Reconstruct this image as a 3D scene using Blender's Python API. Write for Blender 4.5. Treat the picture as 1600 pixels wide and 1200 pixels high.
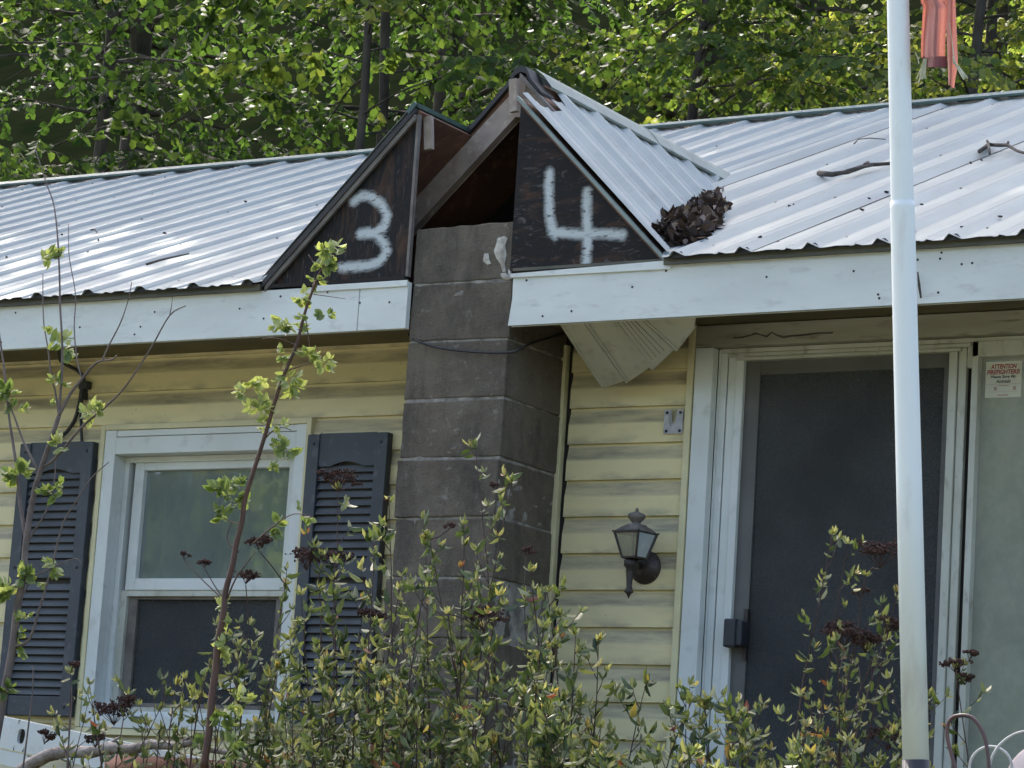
import bpy, math, random
import numpy as np
from mathutils import Vector, Matrix, noise
S = bpy.context.scene
for o in list(bpy.data.objects): bpy.data.objects.remove(o)
R_ = math.radians
# ---------------- camera ----------------
FPX, YAW, PITCH, ROLL = 4689.8, 0.54871, 0.17503, 0.06536
CAM = np.array([5.192, -8.853, 1.6])
_f = np.array([-math.sin(YAW)*math.cos(PITCH), math.cos(YAW)*math.cos(PITCH), math.sin(PITCH)])
_r = np.array([math.cos(YAW), math.sin(YAW), 0.0]); _u = np.cross(_r, _f)
_c, _s = math.cos(ROLL), math.sin(ROLL)
CR, CU = _r*_c + _u*_s, -_r*_s + _u*_c
cam = bpy.data.cameras.new("camera"); camo = bpy.data.objects.new("camera", cam)
S.collection.objects.link(camo)
cam.sensor_width = 36; cam.lens = FPX/1600*36; cam.clip_end = 500; cam.clip_start = 0.1
camo.matrix_world = Matrix(((CR[0], CU[0], -_f[0], CAM[0]), (CR[1], CU[1], -_f[1], CAM[1]), (CR[2], CU[2], -_f[2], CAM[2]), (0, 0, 0, 1)))
S.camera = camo
# ---------------- light ----------------
SUN_DIR = Vector((-0.62, 0.62, 1.02)).normalized()
EL = math.asin(SUN_DIR.z); AZ = math.atan2(SUN_DIR.x, SUN_DIR.y)
W = bpy.data.worlds.new("World"); S.world = W; W.use_nodes = True
wn = W.node_tree.nodes; wl = W.node_tree.links
sky = wn.new('ShaderNodeTexSky'); sky.sky_type = 'NISHITA'; sky.sun_disc = False
sky.sun_elevation = EL; sky.sun_rotation = AZ; sky.air_density = 0.8; sky.dust_density = 5.0; sky.ozone_density = 0.3
wn['Background'].inputs[1].default_value = 0.15
wl.new(sky.outputs[0], wn['Background'].inputs[0])
sl = bpy.data.lights.new("sun", 'SUN'); sl.energy = 2.1; sl.angle = R_(0.5); sl.color = (1, .95, .84)
so = bpy.data.objects.new("sun", sl); S.collection.objects.link(so)
so.rotation_euler = SUN_DIR.to_track_quat('Z', 'Y').to_euler(); so.location = (0, 0, 30)
S.view_settings.view_transform = 'Standard'; S.view_settings.look = 'None'
S.view_settings.gamma = 1; S.view_settings.exposure = 2.03
# ---------------- helpers ----------------
def ray(x, y): return _f + (x-800)/FPX*CR - (y-600)/FPX*CU
def at(x, y, Y):                                   # point on the vertical plane Y seen at photo pixel x, y
    d = ray(x, y); t = (Y-CAM[1])/d[1]; return Vector(CAM+t*d)
class MB:
    def __init__(s): s.v = []; s.f = []
    def add(s, vs, fs):
        n = len(s.v); s.v += [tuple(v) for v in vs]; s.f += [tuple(i+n for i in f) for f in fs]
    def box(s, x0, x1, y0, y1, z0, z1, j=0):
        vs = [(x, y, z) for x in (x0, x1) for y in (y0, y1) for z in (z0, z1)]
        if j: vs = [(a+random.uniform(-j, j), b+random.uniform(-j, j), c+random.uniform(-j, j)) for a, b, c in vs]
        s.add(vs, [(0, 1, 3, 2), (4, 6, 7, 5), (0, 4, 5, 1), (2, 3, 7, 6), (0, 2, 6, 4), (1, 5, 7, 3)])
    def beam(s, a, b, w, h, up=(0, 0, 1)):          # box along a-b, w across, h along up
        a = Vector(a); b = Vector(b); d = (b-a).normalized(); sd = d.cross(Vector(up)).normalized(); u = sd.cross(d)
        vs = [p+sd*(i*w/2)+u*(k*h/2) for p in (a, b) for i in (-1, 1) for k in (-1, 1)]
        s.add(vs, [(0, 1, 3, 2), (4, 6, 7, 5), (0, 4, 5, 1), (2, 3, 7, 6), (0, 2, 6, 4), (1, 5, 7, 3)])
    def tube(s, pts, rad, n=6, cap=True):
        pts = [Vector(p) for p in pts]
        if not hasattr(rad, '__len__'): rad = [rad]*len(pts)
        base = len(s.v); ref = Vector((.3, .2, 1)).normalized()
        for i, p in enumerate(pts):
            d = (pts[min(i+1, len(pts)-1)]-pts[max(i-1, 0)])
            d = d.normalized() if d.length > 1e-9 else Vector((0, 0, 1))
            a = d.cross(ref)
            if a.length < .05: a = d.cross(Vector((1, 0, 0)))
            a.normalize(); b = d.cross(a)
            for k in range(n):
                t = 2*math.pi*k/n; q = p+(a*math.cos(t)+b*math.sin(t))*rad[i]; s.v.append(tuple(q))
        for i in range(len(pts)-1):
            for k in range(n):
                s.f.append((base+i*n+k, base+i*n+(k+1) % n, base+(i+1)*n+(k+1) % n, base+(i+1)*n+k))
        if cap:
            s.f.append(tuple(base+k for k in range(n))[::-1]); s.f.append(tuple(base+(len(pts)-1)*n+k for k in range(n)))
    def lathe(s, prof, c, n=24, axis=None):
        base = len(s.v); c = Vector(c)
        M = Vector(axis).to_track_quat('Z', 'Y').to_matrix() if axis else Matrix.Identity(3)
        for r, z in prof:
            for k in range(n):
                t = 2*math.pi*k/n; s.v.append(tuple(c+M@Vector((r*math.cos(t), r*math.sin(t), z))))
        for i in range(len(prof)-1):
            for k in range(n): s.f.append((base+i*n+k, base+i*n+(k+1) % n, base+(i+1)*n+(k+1) % n, base+(i+1)*n+k))
    def prism(s, poly, off):                        # polygon (list of 3D) extruded by vector off
        n = len(poly); off = Vector(off); base = len(s.v)
        s.v += [tuple(Vector(p)) for p in poly]+[tuple(Vector(p)+off) for p in poly]
        s.f.append(tuple(base+i for i in range(n))); s.f.append(tuple(base+n+i for i in range(n))[::-1])
        for i in range(n): s.f.append((base+i, base+(i+1) % n, base+n+(i+1) % n, base+n+i))
    def build(s, name, mat, parent=None, smooth=False, bevel=0):
        me = bpy.data.meshes.new(name); me.from_pydata(s.v, [], s.f); me.update()
        return link(name, me, mat, parent, smooth, bevel)
def link(name, me, mat, parent=None, smooth=False, bevel=0):
    me.materials.append(mat)
    if smooth: me.polygons.foreach_set('use_smooth', [len(p.vertices) <= 4 for p in me.polygons])
    o = bpy.data.objects.new(name, me); S.collection.objects.link(o)
    if parent is not None:
        o.parent = parent
        if parent.type == 'EMPTY': o.location = -parent.location
    if bevel:
        b = o.modifiers.new('bevel', 'BEVEL'); b.width = bevel; b.segments = 2; b.limit_method = 'ANGLE'
    return o
def tag(o, label=None, cat=None, group=None, kind=None):
    if label: o['label'] = label
    if cat: o['category'] = cat
    if group: o['group'] = group
    if kind: o['kind'] = kind
    return o
def empty(name, loc, label, cat, group=None):
    o = bpy.data.objects.new(name, None); S.collection.objects.link(o); o.location = loc; o.empty_display_size = .1
    return tag(o, label, cat, group)
# ---------------- materials ----------------
class NT:
    def __init__(s, name):
        s.m = bpy.data.materials.new(name); s.m.use_nodes = True; s.n = s.m.node_tree.nodes; s.l = s.m.node_tree.links
        s.b = s.n['Principled BSDF']; s.out = s.n['Material Output']; s.tc = s.n.new('ShaderNodeTexCoord')
    def mapping(s, scale=(1, 1, 1), rot=(0, 0, 0), src=None):
        m = s.n.new('ShaderNodeMapping'); m.inputs['Scale'].default_value = scale; m.inputs['Rotation'].default_value = rot
        s.l.new(src or s.tc.outputs['Object'], m.inputs[0]); return m.outputs[0]
    def noise(s, sc, det=4, vec=None, rough=.55, dist=0):
        t = s.n.new('ShaderNodeTexNoise'); t.inputs['Scale'].default_value = sc; t.inputs['Detail'].default_value = det
        t.inputs['Roughness'].default_value = rough; t.inputs['Distortion'].default_value = dist
        s.l.new(vec or s.tc.outputs['Object'], t.inputs['Vector']); return t.outputs['Fac']
    def ramp(s, fac, stops):
        r = s.n.new('ShaderNodeValToRGB'); e = r.color_ramp.elements
        while len(e) < len(stops): e.new(.5)
        for i, (p, c) in enumerate(stops): e[i].position = p; e[i].color = (*c, 1) if len(c) == 3 else c
        s.l.new(fac, r.inputs[0]); return r.outputs[0]
    def ms(s, fac, a, b):                            # map fac from [a,b] to [0,1]
        r = s.n.new('ShaderNodeMapRange'); r.inputs[1].default_value = a; r.inputs[2].default_value = b
        s.l.new(fac, r.inputs[0]); return r.outputs[0]
    def mix(s, fac, a, b):
        m = s.n.new('ShaderNodeMix'); m.data_type = 'RGBA'
        for i, x in ((0, fac), (6, a), (7, b)):
            if isinstance(x, (int, float)): m.inputs[i].default_value = x
            elif isinstance(x, tuple): m.inputs[i].default_value = (*x, 1)
            else: s.l.new(x, m.inputs[i])
        return m.outputs[2]
    def math(s, op, a, b=None):
        m = s.n.new('ShaderNodeMath'); m.operation = op
        for i, x in enumerate((a, b)):
            if x is None: continue
            if isinstance(x, (int, float)): m.inputs[i].default_value = x
            else: s.l.new(x, m.inputs[i])
        return m.outputs[0]
    def attr(s, name):
        a = s.n.new('ShaderNodeAttribute'); a.attribute_name = name; return a.outputs['Fac']
    def sep(s, i):
        a = s.n.new('ShaderNodeSeparateXYZ'); s.l.new(s.tc.outputs['Object'], a.inputs[0]); return a.outputs[i]
    def bump(s, h, st=.3, d=.01):
        b = s.n.new('ShaderNodeBump'); b.inputs['Strength'].default_value = st; b.inputs['Distance'].default_value = d
        s.l.new(h, b.inputs['Height']); s.l.new(b.outputs[0], s.b.inputs['Normal'])
    def col(s, c):
        if isinstance(c, tuple): s.b.inputs['Base Color'].default_value = (*c, 1)
        else: s.l.new(c, s.b.inputs['Base Color'])
    def set(s, rough=.5, metal=0, spec=.5):
        s.b.inputs['Roughness'].default_value = rough; s.b.inputs['Metallic'].default_value = metal
        s.b.inputs['Specular IOR Level'].default_value = spec
def mottled(name, c1, c2, sc=8, rough=.6, lo=.35, hi=.65, bump=0, vs=(1, 1, 1), spec=.5, c3=None, metal=0):
    t = NT(name); v = t.mapping(vs); n = t.noise(sc, 5, v); c = t.mix(t.ms(n, lo, hi), c1, c2)
    if c3:
        n2 = t.noise(sc*4.3, 6, v); c = t.mix(t.ms(n2, .56, .72), c, c3)
    t.col(c); t.set(rough, metal, spec)
    if bump: t.bump(t.noise(sc*6, 6), bump, .01)
    return t.m
M = {}
def mk_roof():
    t = NT('roof_metal'); x = t.mapping((1, 3, .3)); n = t.noise(2.2, 6, t.mapping((6, .8, .8)))
    c = t.mix(t.ms(n, .35, .7), (.35, .385, .365), (.285, .315, .30))
    g = t.noise(38, 4, t.mapping((1, .5, .5))); c = t.mix(t.ms(g, .62, .74), c, (.30, .29, .28))
    g2 = t.noise(9, 6, t.mapping((3, .3, .3))); c = t.mix(t.math('MULTIPLY', t.ms(g2, .5, .8), .55), c, (.34, .34, .35))
    t.col(c); t.set(.55, 0, .35); t.bump(t.noise(3), .1, .01); return t.m
def mk_siding():
    t = NT('yellow_vinyl'); z = t.sep(2)
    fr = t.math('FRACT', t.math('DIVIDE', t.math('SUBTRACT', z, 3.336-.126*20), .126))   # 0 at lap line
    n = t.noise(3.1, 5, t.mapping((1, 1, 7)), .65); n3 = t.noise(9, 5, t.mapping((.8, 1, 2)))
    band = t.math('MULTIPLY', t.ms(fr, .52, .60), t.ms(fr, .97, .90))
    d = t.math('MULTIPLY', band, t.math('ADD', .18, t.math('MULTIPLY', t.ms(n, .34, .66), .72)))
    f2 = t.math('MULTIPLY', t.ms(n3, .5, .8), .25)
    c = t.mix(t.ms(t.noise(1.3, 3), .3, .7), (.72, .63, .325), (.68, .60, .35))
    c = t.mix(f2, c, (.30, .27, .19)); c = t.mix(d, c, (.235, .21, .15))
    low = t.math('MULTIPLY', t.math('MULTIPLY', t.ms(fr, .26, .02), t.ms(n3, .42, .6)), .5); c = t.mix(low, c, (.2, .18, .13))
    sp = t.noise(90, 2); c = t.mix(t.ms(sp, .74, .78), c, (.07, .06, .05))
    t.col(c); t.set(.5); t.bump(t.noise(60, 3, t.mapping((.2, 1, 3))), .08, .002); return t.m
def mk_block():
    t = NT('weathered_block'); n = t.noise(5, 7, rough=.65); c = t.mix(t.ms(n, .3, .7), (.205, .176, .135), (.100, .087, .068))
    n2 = t.noise(2.3, 3, t.mapping((1, 1, .7))); c = t.mix(t.math('MULTIPLY', t.ms(n2, .5, .75), .6), c, (.20, .16, .112))
    n3 = t.noise(26, 5, rough=.7); c = t.mix(t.ms(n3, .60, .8), c, (.36, .34, .30)); n5 = t.noise(7, 6, t.mapping((1, 1, .35)), .7); c = t.mix(t.math('MULTIPLY', t.ms(n5, .5, .66), .6), c, (.05, .046, .042))
    n4 = t.noise(160, 2); c = t.mix(t.math('MULTIPLY', t.ms(n4, .5, .8), .4), c, (.03, .03, .03))
    t.col(c); t.set(.93, 0, .2); t.bump(t.math('ADD', t.noise(140, 5, rough=.85), t.noise(24, 4)), .9, .007); return t.m
def mk_board():
    t = NT('charred_board'); v = t.mapping((3.4, 1, 1)); n = t.noise(5, 6, v, .65, 1.2)
    c = t.mix(t.ms(n, .50, .74), (.009, .008, .007), (.072, .036, .018))
    g = t.noise(9, 5, t.mapping((7, 1, .9)), .6, 2.5); c = t.mix(t.math('MULTIPLY', t.ms(g, .58, .74), .7), c, (.14, .125, .12))
    p = t.attr('paint'); br = t.noise(34, 6, t.mapping((1, 1, 2.6)), .7)
    pm = t.math('MULTIPLY', t.ms(p, .05, .80), t.ms(t.math('ADD', t.math('MULTIPLY', p, .30), t.ms(br, .30, .72)), .25, .62))
    c = t.mix(pm, c, (.47, .51, .50)); t.col(c); t.set(.6, 0, .22)
    t.bump(t.noise(22, 6, t.mapping((4, 1, 1))), .35, .006); return t.m
def mk_board2():
    m = mk_board(); m.name = 'charred_board_sideways_grain'
    for n in m.node_tree.nodes:
        if n.type == 'MAPPING':
            s = n.inputs['Scale'].default_value
            if s[0] > 1.5: n.inputs['Scale'].default_value = (1, 1, 2.4)
    return m
def mk_leaf(name, stops, trans=.45, rough=.45, tr_gain=1.6, spec=.4):
    t = NT(name); a = t.attr('tint'); c = t.ramp(a, stops); t.col(c); t.set(rough, 0, spec)
    tr = t.n.new('ShaderNodeBsdfTranslucent'); g = t.n.new('ShaderNodeMix'); g.data_type = 'RGBA'; g.blend_type = 'MULTIPLY'
    g.inputs[0].default_value = 1; t.l.new(c, g.inputs[6]); g.inputs[7].default_value = (tr_gain*1.2, tr_gain*1.15, tr_gain*.6, 1)
    g.clamp_result = False; t.l.new(g.outputs[2], tr.inputs[0])
    mx = t.n.new('ShaderNodeMixShader'); mx.inputs[0].default_value = trans
    t.l.new(t.b.outputs[0], mx.inputs[1]); t.l.new(tr.outputs[0], mx.inputs[2]); t.l.new(mx.outputs[0], t.out.inputs[0]); return t.m
def mk_glass(name, dust_refl, amt, refl_rough=.04, grime=8, fk=2.4):
    t = NT(name); gl = t.n.new('ShaderNodeBsdfGlossy'); gl.inputs['Roughness'].default_value = refl_rough; gl.inputs[0].default_value = (.9, .95, 1, 1)
    trn = t.n.new('ShaderNodeBsdfTransparent'); trn.inputs[0].default_value = (.8, .84, .82, 1)
    fr = t.n.new('ShaderNodeFresnel'); fr.inputs[0].default_value = 1.55
    bp = t.n.new('ShaderNodeBump'); bp.inputs['Strength'].default_value = .12; bp.inputs['Distance'].default_value = .01
    t.l.new(t.noise(5, 2), bp.inputs['Height']); t.l.new(bp.outputs[0], gl.inputs['Normal'])
    m1 = t.n.new('ShaderNodeMixShader'); t.l.new(t.math('MULTIPLY', fr.outputs[0], fk), m1.inputs[0])
    t.l.new(trn.outputs[0], m1.inputs[1]); t.l.new(gl.outputs[0], m1.inputs[2])
    df = t.n.new('ShaderNodeBsdfDiffuse'); df.inputs[0].default_value = (*dust_refl, 1)
    m2 = t.n.new('ShaderNodeMixShader'); n = t.math('ADD', t.math('MULTIPLY', t.noise(grime, 6, t.mapping((1, 1, .8)), .7), .5), t.math('MULTIPLY', t.noise(2.2, 3), .4))
    t.l.new(t.math('MULTIPLY', t.ms(n, -.2, 1.1), amt), m2.inputs[0])
    t.l.new(m1.outputs[0], m2.inputs[1]); t.l.new(df.outputs[0], m2.inputs[2]); t.l.new(m2.outputs[0], t.out.inputs[0]); return t.m
def mk_screen(name, c, op):
    t = NT(name); df = t.n.new('ShaderNodeBsdfDiffuse'); t.l.new(t.mix(t.ms(t.noise(2.2, 4), .3, .7), c, tuple(x*.62 for x in c)), df.inputs[0])
    trn = t.n.new('ShaderNodeBsdfTransparent'); m = t.n.new('ShaderNodeMixShader')
    t.l.new(t.ms(t.noise(260, 2), -1.6+.0, 1.0), m.inputs[0]); m.inputs[0].default_value = op
    t.l.new(trn.outputs[0], m.inputs[1]); t.l.new(df.outputs[0], m.inputs[2]); t.l.new(m.outputs[0], t.out.inputs[0]); return t.m
M['roof'] = mk_roof(); M['siding'] = mk_siding(); M['block'] = mk_block(); M['board'] = mk_board(); M['board2'] = mk_board2()
M['fascia'] = mottled('white_fascia', (.66, .69, .64), (.59, .615, .57), 3, .45, vs=(1, 1, 3), c3=(.53, .545, .51))
M['fascia_dirty'] = mottled('dirty_white_trim', (.50, .50, .42), (.36, .35, .27), 9, .6, vs=(.5, 1, 3))
M['white'] = mottled('white_vinyl', (.65, .68, .65), (.58, .605, .57), 4, .35, c3=(.53, .54, .50))
M['cream'] = mottled('cream_trim', (.52, .53, .46), (.42, .42, .34), 6, .45, vs=(1, 1, .5), c3=(.3, .29, .22))
M['beige'] = mottled('beige_header', (.36, .35, .27), (.27, .255, .19), 5, .6, vs=(.4, 1, 3), c3=(.17, .15, .11))
M['channel'] = mottled('yellow_channel', (.66, .61, .36), (.55, .5, .29), 6, .5)
M['drip'] = mottled('olive_drip_edge', (.10, .095, .06), (.05, .048, .034), 12, .5, vs=(.4, 1, 2))
M['black'] = mottled('black_edge', (.012, .012, .012), (.03, .028, .026), 10, .6)
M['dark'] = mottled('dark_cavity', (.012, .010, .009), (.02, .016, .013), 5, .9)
M['soffit'] = mottled('olive_brown_soffit', (.16, .13, .06), (.10, .08, .04), 7, .7, vs=(.5, 1, 2))  # mottled dark olive-brown
M['panelc'] = mottled('fallen_soffit_vinyl', (.50, .49, .40), (.45, .44, .35), 4, .5, c3=(.36, .34, .27))
M['lumber'] = mottled('grey_lumber', (.36, .30, .24), (.22, .17, .13), 6, .8, bump=.3, vs=(1, 1, 1), c3=(.44, .37, .29))
M['redwood'] = mottled('reddish_decking', (.20, .095, .055), (.10, .05, .033), 5, .75, bump=.2, c3=(.26, .14, .08))
M['wood_grey'] = mottled('weathered_trim_wood', (.20, .18, .155), (.12, .105, .09), 12, .8, bump=.3)
M['cap'] = mottled('grey_green_flashing', (.25, .30, .27), (.20, .24, .22), 5, .5, c3=(.16, .18, .16), spec=.25)
M['capdark'] = mottled('green_flashing_edge', (.05, .10, .08), (.03, .06, .05), 9, .4)
M['shutter'] = mottled('navy_grey_shutter', (.048, .058, .070), (.036, .044, .052), 6, .55, c3=(.08, .085, .095))
M['slat'] = mottled('faded_slat', (.095, .105, .11), (.068, .075, .08), 8, .65)
M['bronze'] = mottled('tarnished_bronze', (.045, .032, .026), (.02, .016, .015), 22, .5, c3=(.11, .085, .07), bump=.2)
M['lanternroof'] = mottled('weathered_lantern_hood', (.17, .155, .135), (.09, .08, .07), 26, .6, c3=(.22, .20, .18), bump=.2)
M['blackplastic'] = mottled('black_plastic', (.018, .019, .024), (.028, .029, .036), 8, .5)
M['rubber'] = mottled('black_cable', (.010, .010, .011), (.02, .02, .02), 10, .5)
M['tin'] = mottled('galvanised_plate', (.5, .5, .5), (.34, .34, .34), 22, .4)
M['pole'] = mottled('white_pole_paint', (.70, .755, .74), (.66, .71, .69), 5, .6, c3=(.58, .60, .58), vs=(1, 1, .3))
M['room'] = mottled('room_wall', (.09, .085, .08), (.06, .055, .05), 2, .9)
M['curtain'] = mottled('grey_curtain', (.20, .22, .21), (.13, .145, .14), 3, .9, vs=(3, 1, .4))
M['curtain2'] = mottled('pale_curtain', (.34, .36, .30), (.17, .18, .14), 4, .9, vs=(3, 1, .6))
M['mortar'] = mottled('pale_mortar', (.58, .56, .50), (.32, .29, .24), 30, .85, bump=.5)
M['bark'] = mottled('tree_bark', (.11, .095, .08), (.045, .04, .034), 9, .95, bump=.5, vs=(1, 1, .3), spec=.1)
M['stem_red'] = mottled('red_brown_cane', (.10, .045, .028), (.055, .028, .02), 20, .6)
M['stem_grey'] = mottled('grey_brown_stem', (.15, .12, .105), (.09, .07, .06), 25, .8)
M['stem_dark'] = mottled('dark_twig', (.045, .026, .022), (.02, .014, .013), 25, .7)
M['seed'] = mottled('dried_flower_head', (.085, .048, .040), (.035, .022, .020), 60, .95, c3=(.17, .12, .10), spec=.1)
M['glass'] = mk_glass('old_window_glass', (.30, .34, .33), .75, .03, 45)  # dust layer, its teal-grey also standing for reflected trees
M['glass2'] = mk_glass('sidelight_glass', (.50, .51, .42), 1.0, .04, 16)
M['glass3'] = mk_glass('door_glass', (.1, .1, .1), .1, .05, 9)
M['lampglass'] = mk_glass('dusty_lantern_glass', (.15, .16, .12), 1.0, .2, 30, .8)
M['screen'] = mk_screen('insect_screen', (.082, .085, .083), .74)
M['clay'] = mottled('terracotta_clay', (.34, .17, .105), (.26, .13, .085), 7, .8)
M['drift'] = mottled('bleached_wood', (.36, .32, .28), (.20, .17, .145), 14, .85, bump=.5, c3=(.08, .06, .05))
M['twig'] = mottled('fallen_twig_bark', (.09, .075, .06), (.05, .042, .036), 30, .85)
M['copper'] = mottled('dull_copper_hose', (.12, .06, .055), (.08, .05, .048), 12, .4)
M['whitewire'] = mottled('white_coated_wire', (.58, .58, .55), (.45, .43, .40), 14, .5)
M['pinkdisc'] = mottled('faded_pink_plastic', (.5, .42, .40), (.42, .36, .35), 6, .5)
M['ground'] = mottled('grassy_soil', (.09, .12, .045), (.12, .10, .07), 3, .95, bump=.4, spec=.05)
M['hill'] = mottled('shaded_leaf_litter', (.008, .010, .005), (.004, .007, .003), 1.2, 1, bump=.5, spec=0)  # leaf litter made near-black, tree shade put into its colour
M['hill2'] = mottled('wooded_slope', (.035, .065, .022), (.008, .012, .008), .55, 1, c3=(.20, .27, .07), spec=0)
M['bounce_driveway'] = mottled('gravel_drive', (.27, .26, .235), (.20, .19, .17), 5, .95, bump=.4)
M['sticker'] = mottled('white_sticker_paper', (.60, .60, .50), (.52, .52, .43), 10, .5)
M['red'] = mottled('red_print', (.30, .022, .035), (.24, .02, .03), 20, .5)
M['ink'] = mottled('dark_print', (.03, .05, .035), (.02, .035, .03), 20, .5)
M['pinkprint'] = mottled('pink_print', (.42, .26, .20), (.36, .3, .22), 20, .5)
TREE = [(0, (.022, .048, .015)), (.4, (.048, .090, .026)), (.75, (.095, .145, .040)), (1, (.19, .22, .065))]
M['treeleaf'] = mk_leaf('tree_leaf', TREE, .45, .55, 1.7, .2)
BUSH = [(0, (.030, .052, .024)), (.40, (.085, .125, .050)), (.66, (.17, .20, .09)), (.88, (.33, .34, .20)), (.94, (.34, .30, .10)), (.98, (.28, .16, .07)), (1, (.20, .07, .05))]
M['bushleaf'] = mk_leaf('bush_leaf', BUSH, .35, .4, 1.8, .5)
M['elderleaf'] = mk_leaf('fresh_leaf', [(0, (.07, .12, .04)), (.5, (.14, .20, .075)), (1, (.32, .37, .17))], .45, .45, 1.5, .4)
M['deadleaf'] = mk_leaf('dead_leaf', [(0, (.022, .015, .013)), (.5, (.055, .038, .032)), (.85, (.11, .08, .068)), (1, (.30, .25, .22))], .12, .7, 1.0, .3)
M['grass'] = mk_leaf('grass_blade', [(0, (.04, .07, .015)), (1, (.12, .16, .04))], .3, .5, 1.3, .3)
t = NT('faded_flag_cloth'); t.col(t.mix(t.ms(t.noise(7, 4), .3, .7), (.36, .18, .165), (.29, .15, .14))); t.set(.8)
tr = t.n.new('ShaderNodeBsdfTranslucent'); tr.inputs[0].default_value = (.62, .22, .16, 1); mx = t.n.new('ShaderNodeMixShader'); mx.inputs[0].default_value = .28
t.l.new(t.b.outputs[0], mx.inputs[1]); t.l.new(tr.outputs[0], mx.inputs[2]); t.l.new(mx.outputs[0], t.out.inputs[0]); M['flag'] = t.m
M['flaghem'] = mottled('flag_hem', (.20, .06, .06), (.16, .05, .05), 20, .8)
M['fringe'] = mottled('white_frayed_thread', (.55, .56, .46), (.38, .42, .28), 40, .8)

# ---------------- terrain ----------------
def gz(x, y):
    t = min(1, max(0, (y+7.2)/3.6)); z = 1.25*t*t*(3-2*t)
    return z+.03*noise.noise(Vector((x*.7, y*.7, 3)))*(1 if y < 12 else 0)
def hz(x, y):
    return 1.22+max(0, y-7.5)*.60+.5*noise.noise(Vector((x*.13, y*.13, 1)))*min(1, max(0, (y-8)/5))
def sheet(name, fn, x0, x1, nx, y0, y1, ny, mat):
    m = MB()
    for j in range(ny+1):
        for i in range(nx+1):
            x = x0+(x1-x0)*i/nx; y = y0+(y1-y0)*j/ny; m.v.append((x, y, fn(x, y)))
    for j in range(ny):
        for i in range(nx): a = j*(nx+1)+i; m.f.append((a, a+1, a+nx+2, a+nx+1))
    return tag(m.build(name, mat, smooth=True), kind='structure')
def gz_all(x, y):
    return gz(x, y) if y < 8 else min(gz(x, y), 1.2)
sheet('ground', gz_all, -150, 150, 150, -150, 150, 150, M['ground'])
sheet('hill', hz, -60, 40, 70, 7.4, 70, 60, M['hill'])
def hz2(x, y): return -.3+max(0, -22-y)*.30+1.6*noise.noise(Vector((x*.2, y*.2, 7)))
sheet('hillside', hz2, -70, 70, 120, -80, -20, 60, M['hill2'])
def drv(x, y): return .006+max(gz(x, y), gz(x+.5, y), gz(x, y+.5))+.01
sheet('bounce_driveway', lambda x, y: gz(x, y)+.02, -40, 40, 160, -21, -7.6, 24, M['bounce_driveway'])  # unseen gravel, widened to bounce light up under the eaves

# ---------------- leaves ----------------
LV = np.array([[0, 0, 0], [.30, .36, .05], [.70, .27, .03], [1, 0, -.06], [.70, -.27, .03], [.30, -.36, .05]])
LF = np.array([[0, 3, 2, 1], [0, 5, 4, 3]])
def leaves(name, P, D, size, tint, mat, parent=None, width=1.0, seed=1):
    """leaf blades at P, pointing along D"""
    rng = np.random.default_rng(seed); P = np.asarray(P, float); D = np.asarray(D, float); n = len(P)
    D = D/np.maximum(np.linalg.norm(D, axis=1, keepdims=True), 1e-6)
    U = rng.normal(size=(n, 3))*.55+np.array([0, 0, 1.0]); Sd = np.cross(D, U); Sd /= np.maximum(np.linalg.norm(Sd, axis=1, keepdims=True), 1e-6)
    N = np.cross(Sd, D); sz = np.asarray(size, float).reshape(-1, 1, 1)*np.ones((n, 1, 1))
    V = P[:, None, :]+sz*(LV[None, :, 0:1]*D[:, None, :]+LV[None, :, 1:2]*width*Sd[:, None, :]-LV[None, :, 2:3]*N[:, None, :]*(1+2*rng.random((n, 1, 1))))
    V = V.reshape(-1, 3); Fa = (LF[None]+(np.arange(n)*6)[:, None, None]).reshape(-1)
    me = bpy.data.meshes.new(name); me.vertices.add(len(V)); me.vertices.foreach_set('co', V.ravel())
    me.loops.add(len(Fa)); me.loops.foreach_set('vertex_index', Fa.astype(np.int32)); nf = n*2
    me.polygons.add(nf); me.polygons.foreach_set('loop_start', (np.arange(nf)*4).astype(np.int32)); me.polygons.foreach_set('loop_total', np.full(nf, 4, np.int32))
    a = me.attributes.new('tint', 'FLOAT', 'POINT'); a.data.foreach_set('value', np.repeat(np.clip(tint, 0, 1), 6).astype(np.float32))
    me.update(); me.validate()
    return link(name, me, mat, parent)
rnd = random.Random(5)
def rv(r=rnd): return Vector((r.gauss(0, 1), r.gauss(0, 1), r.gauss(0, 1))).normalized()

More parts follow.
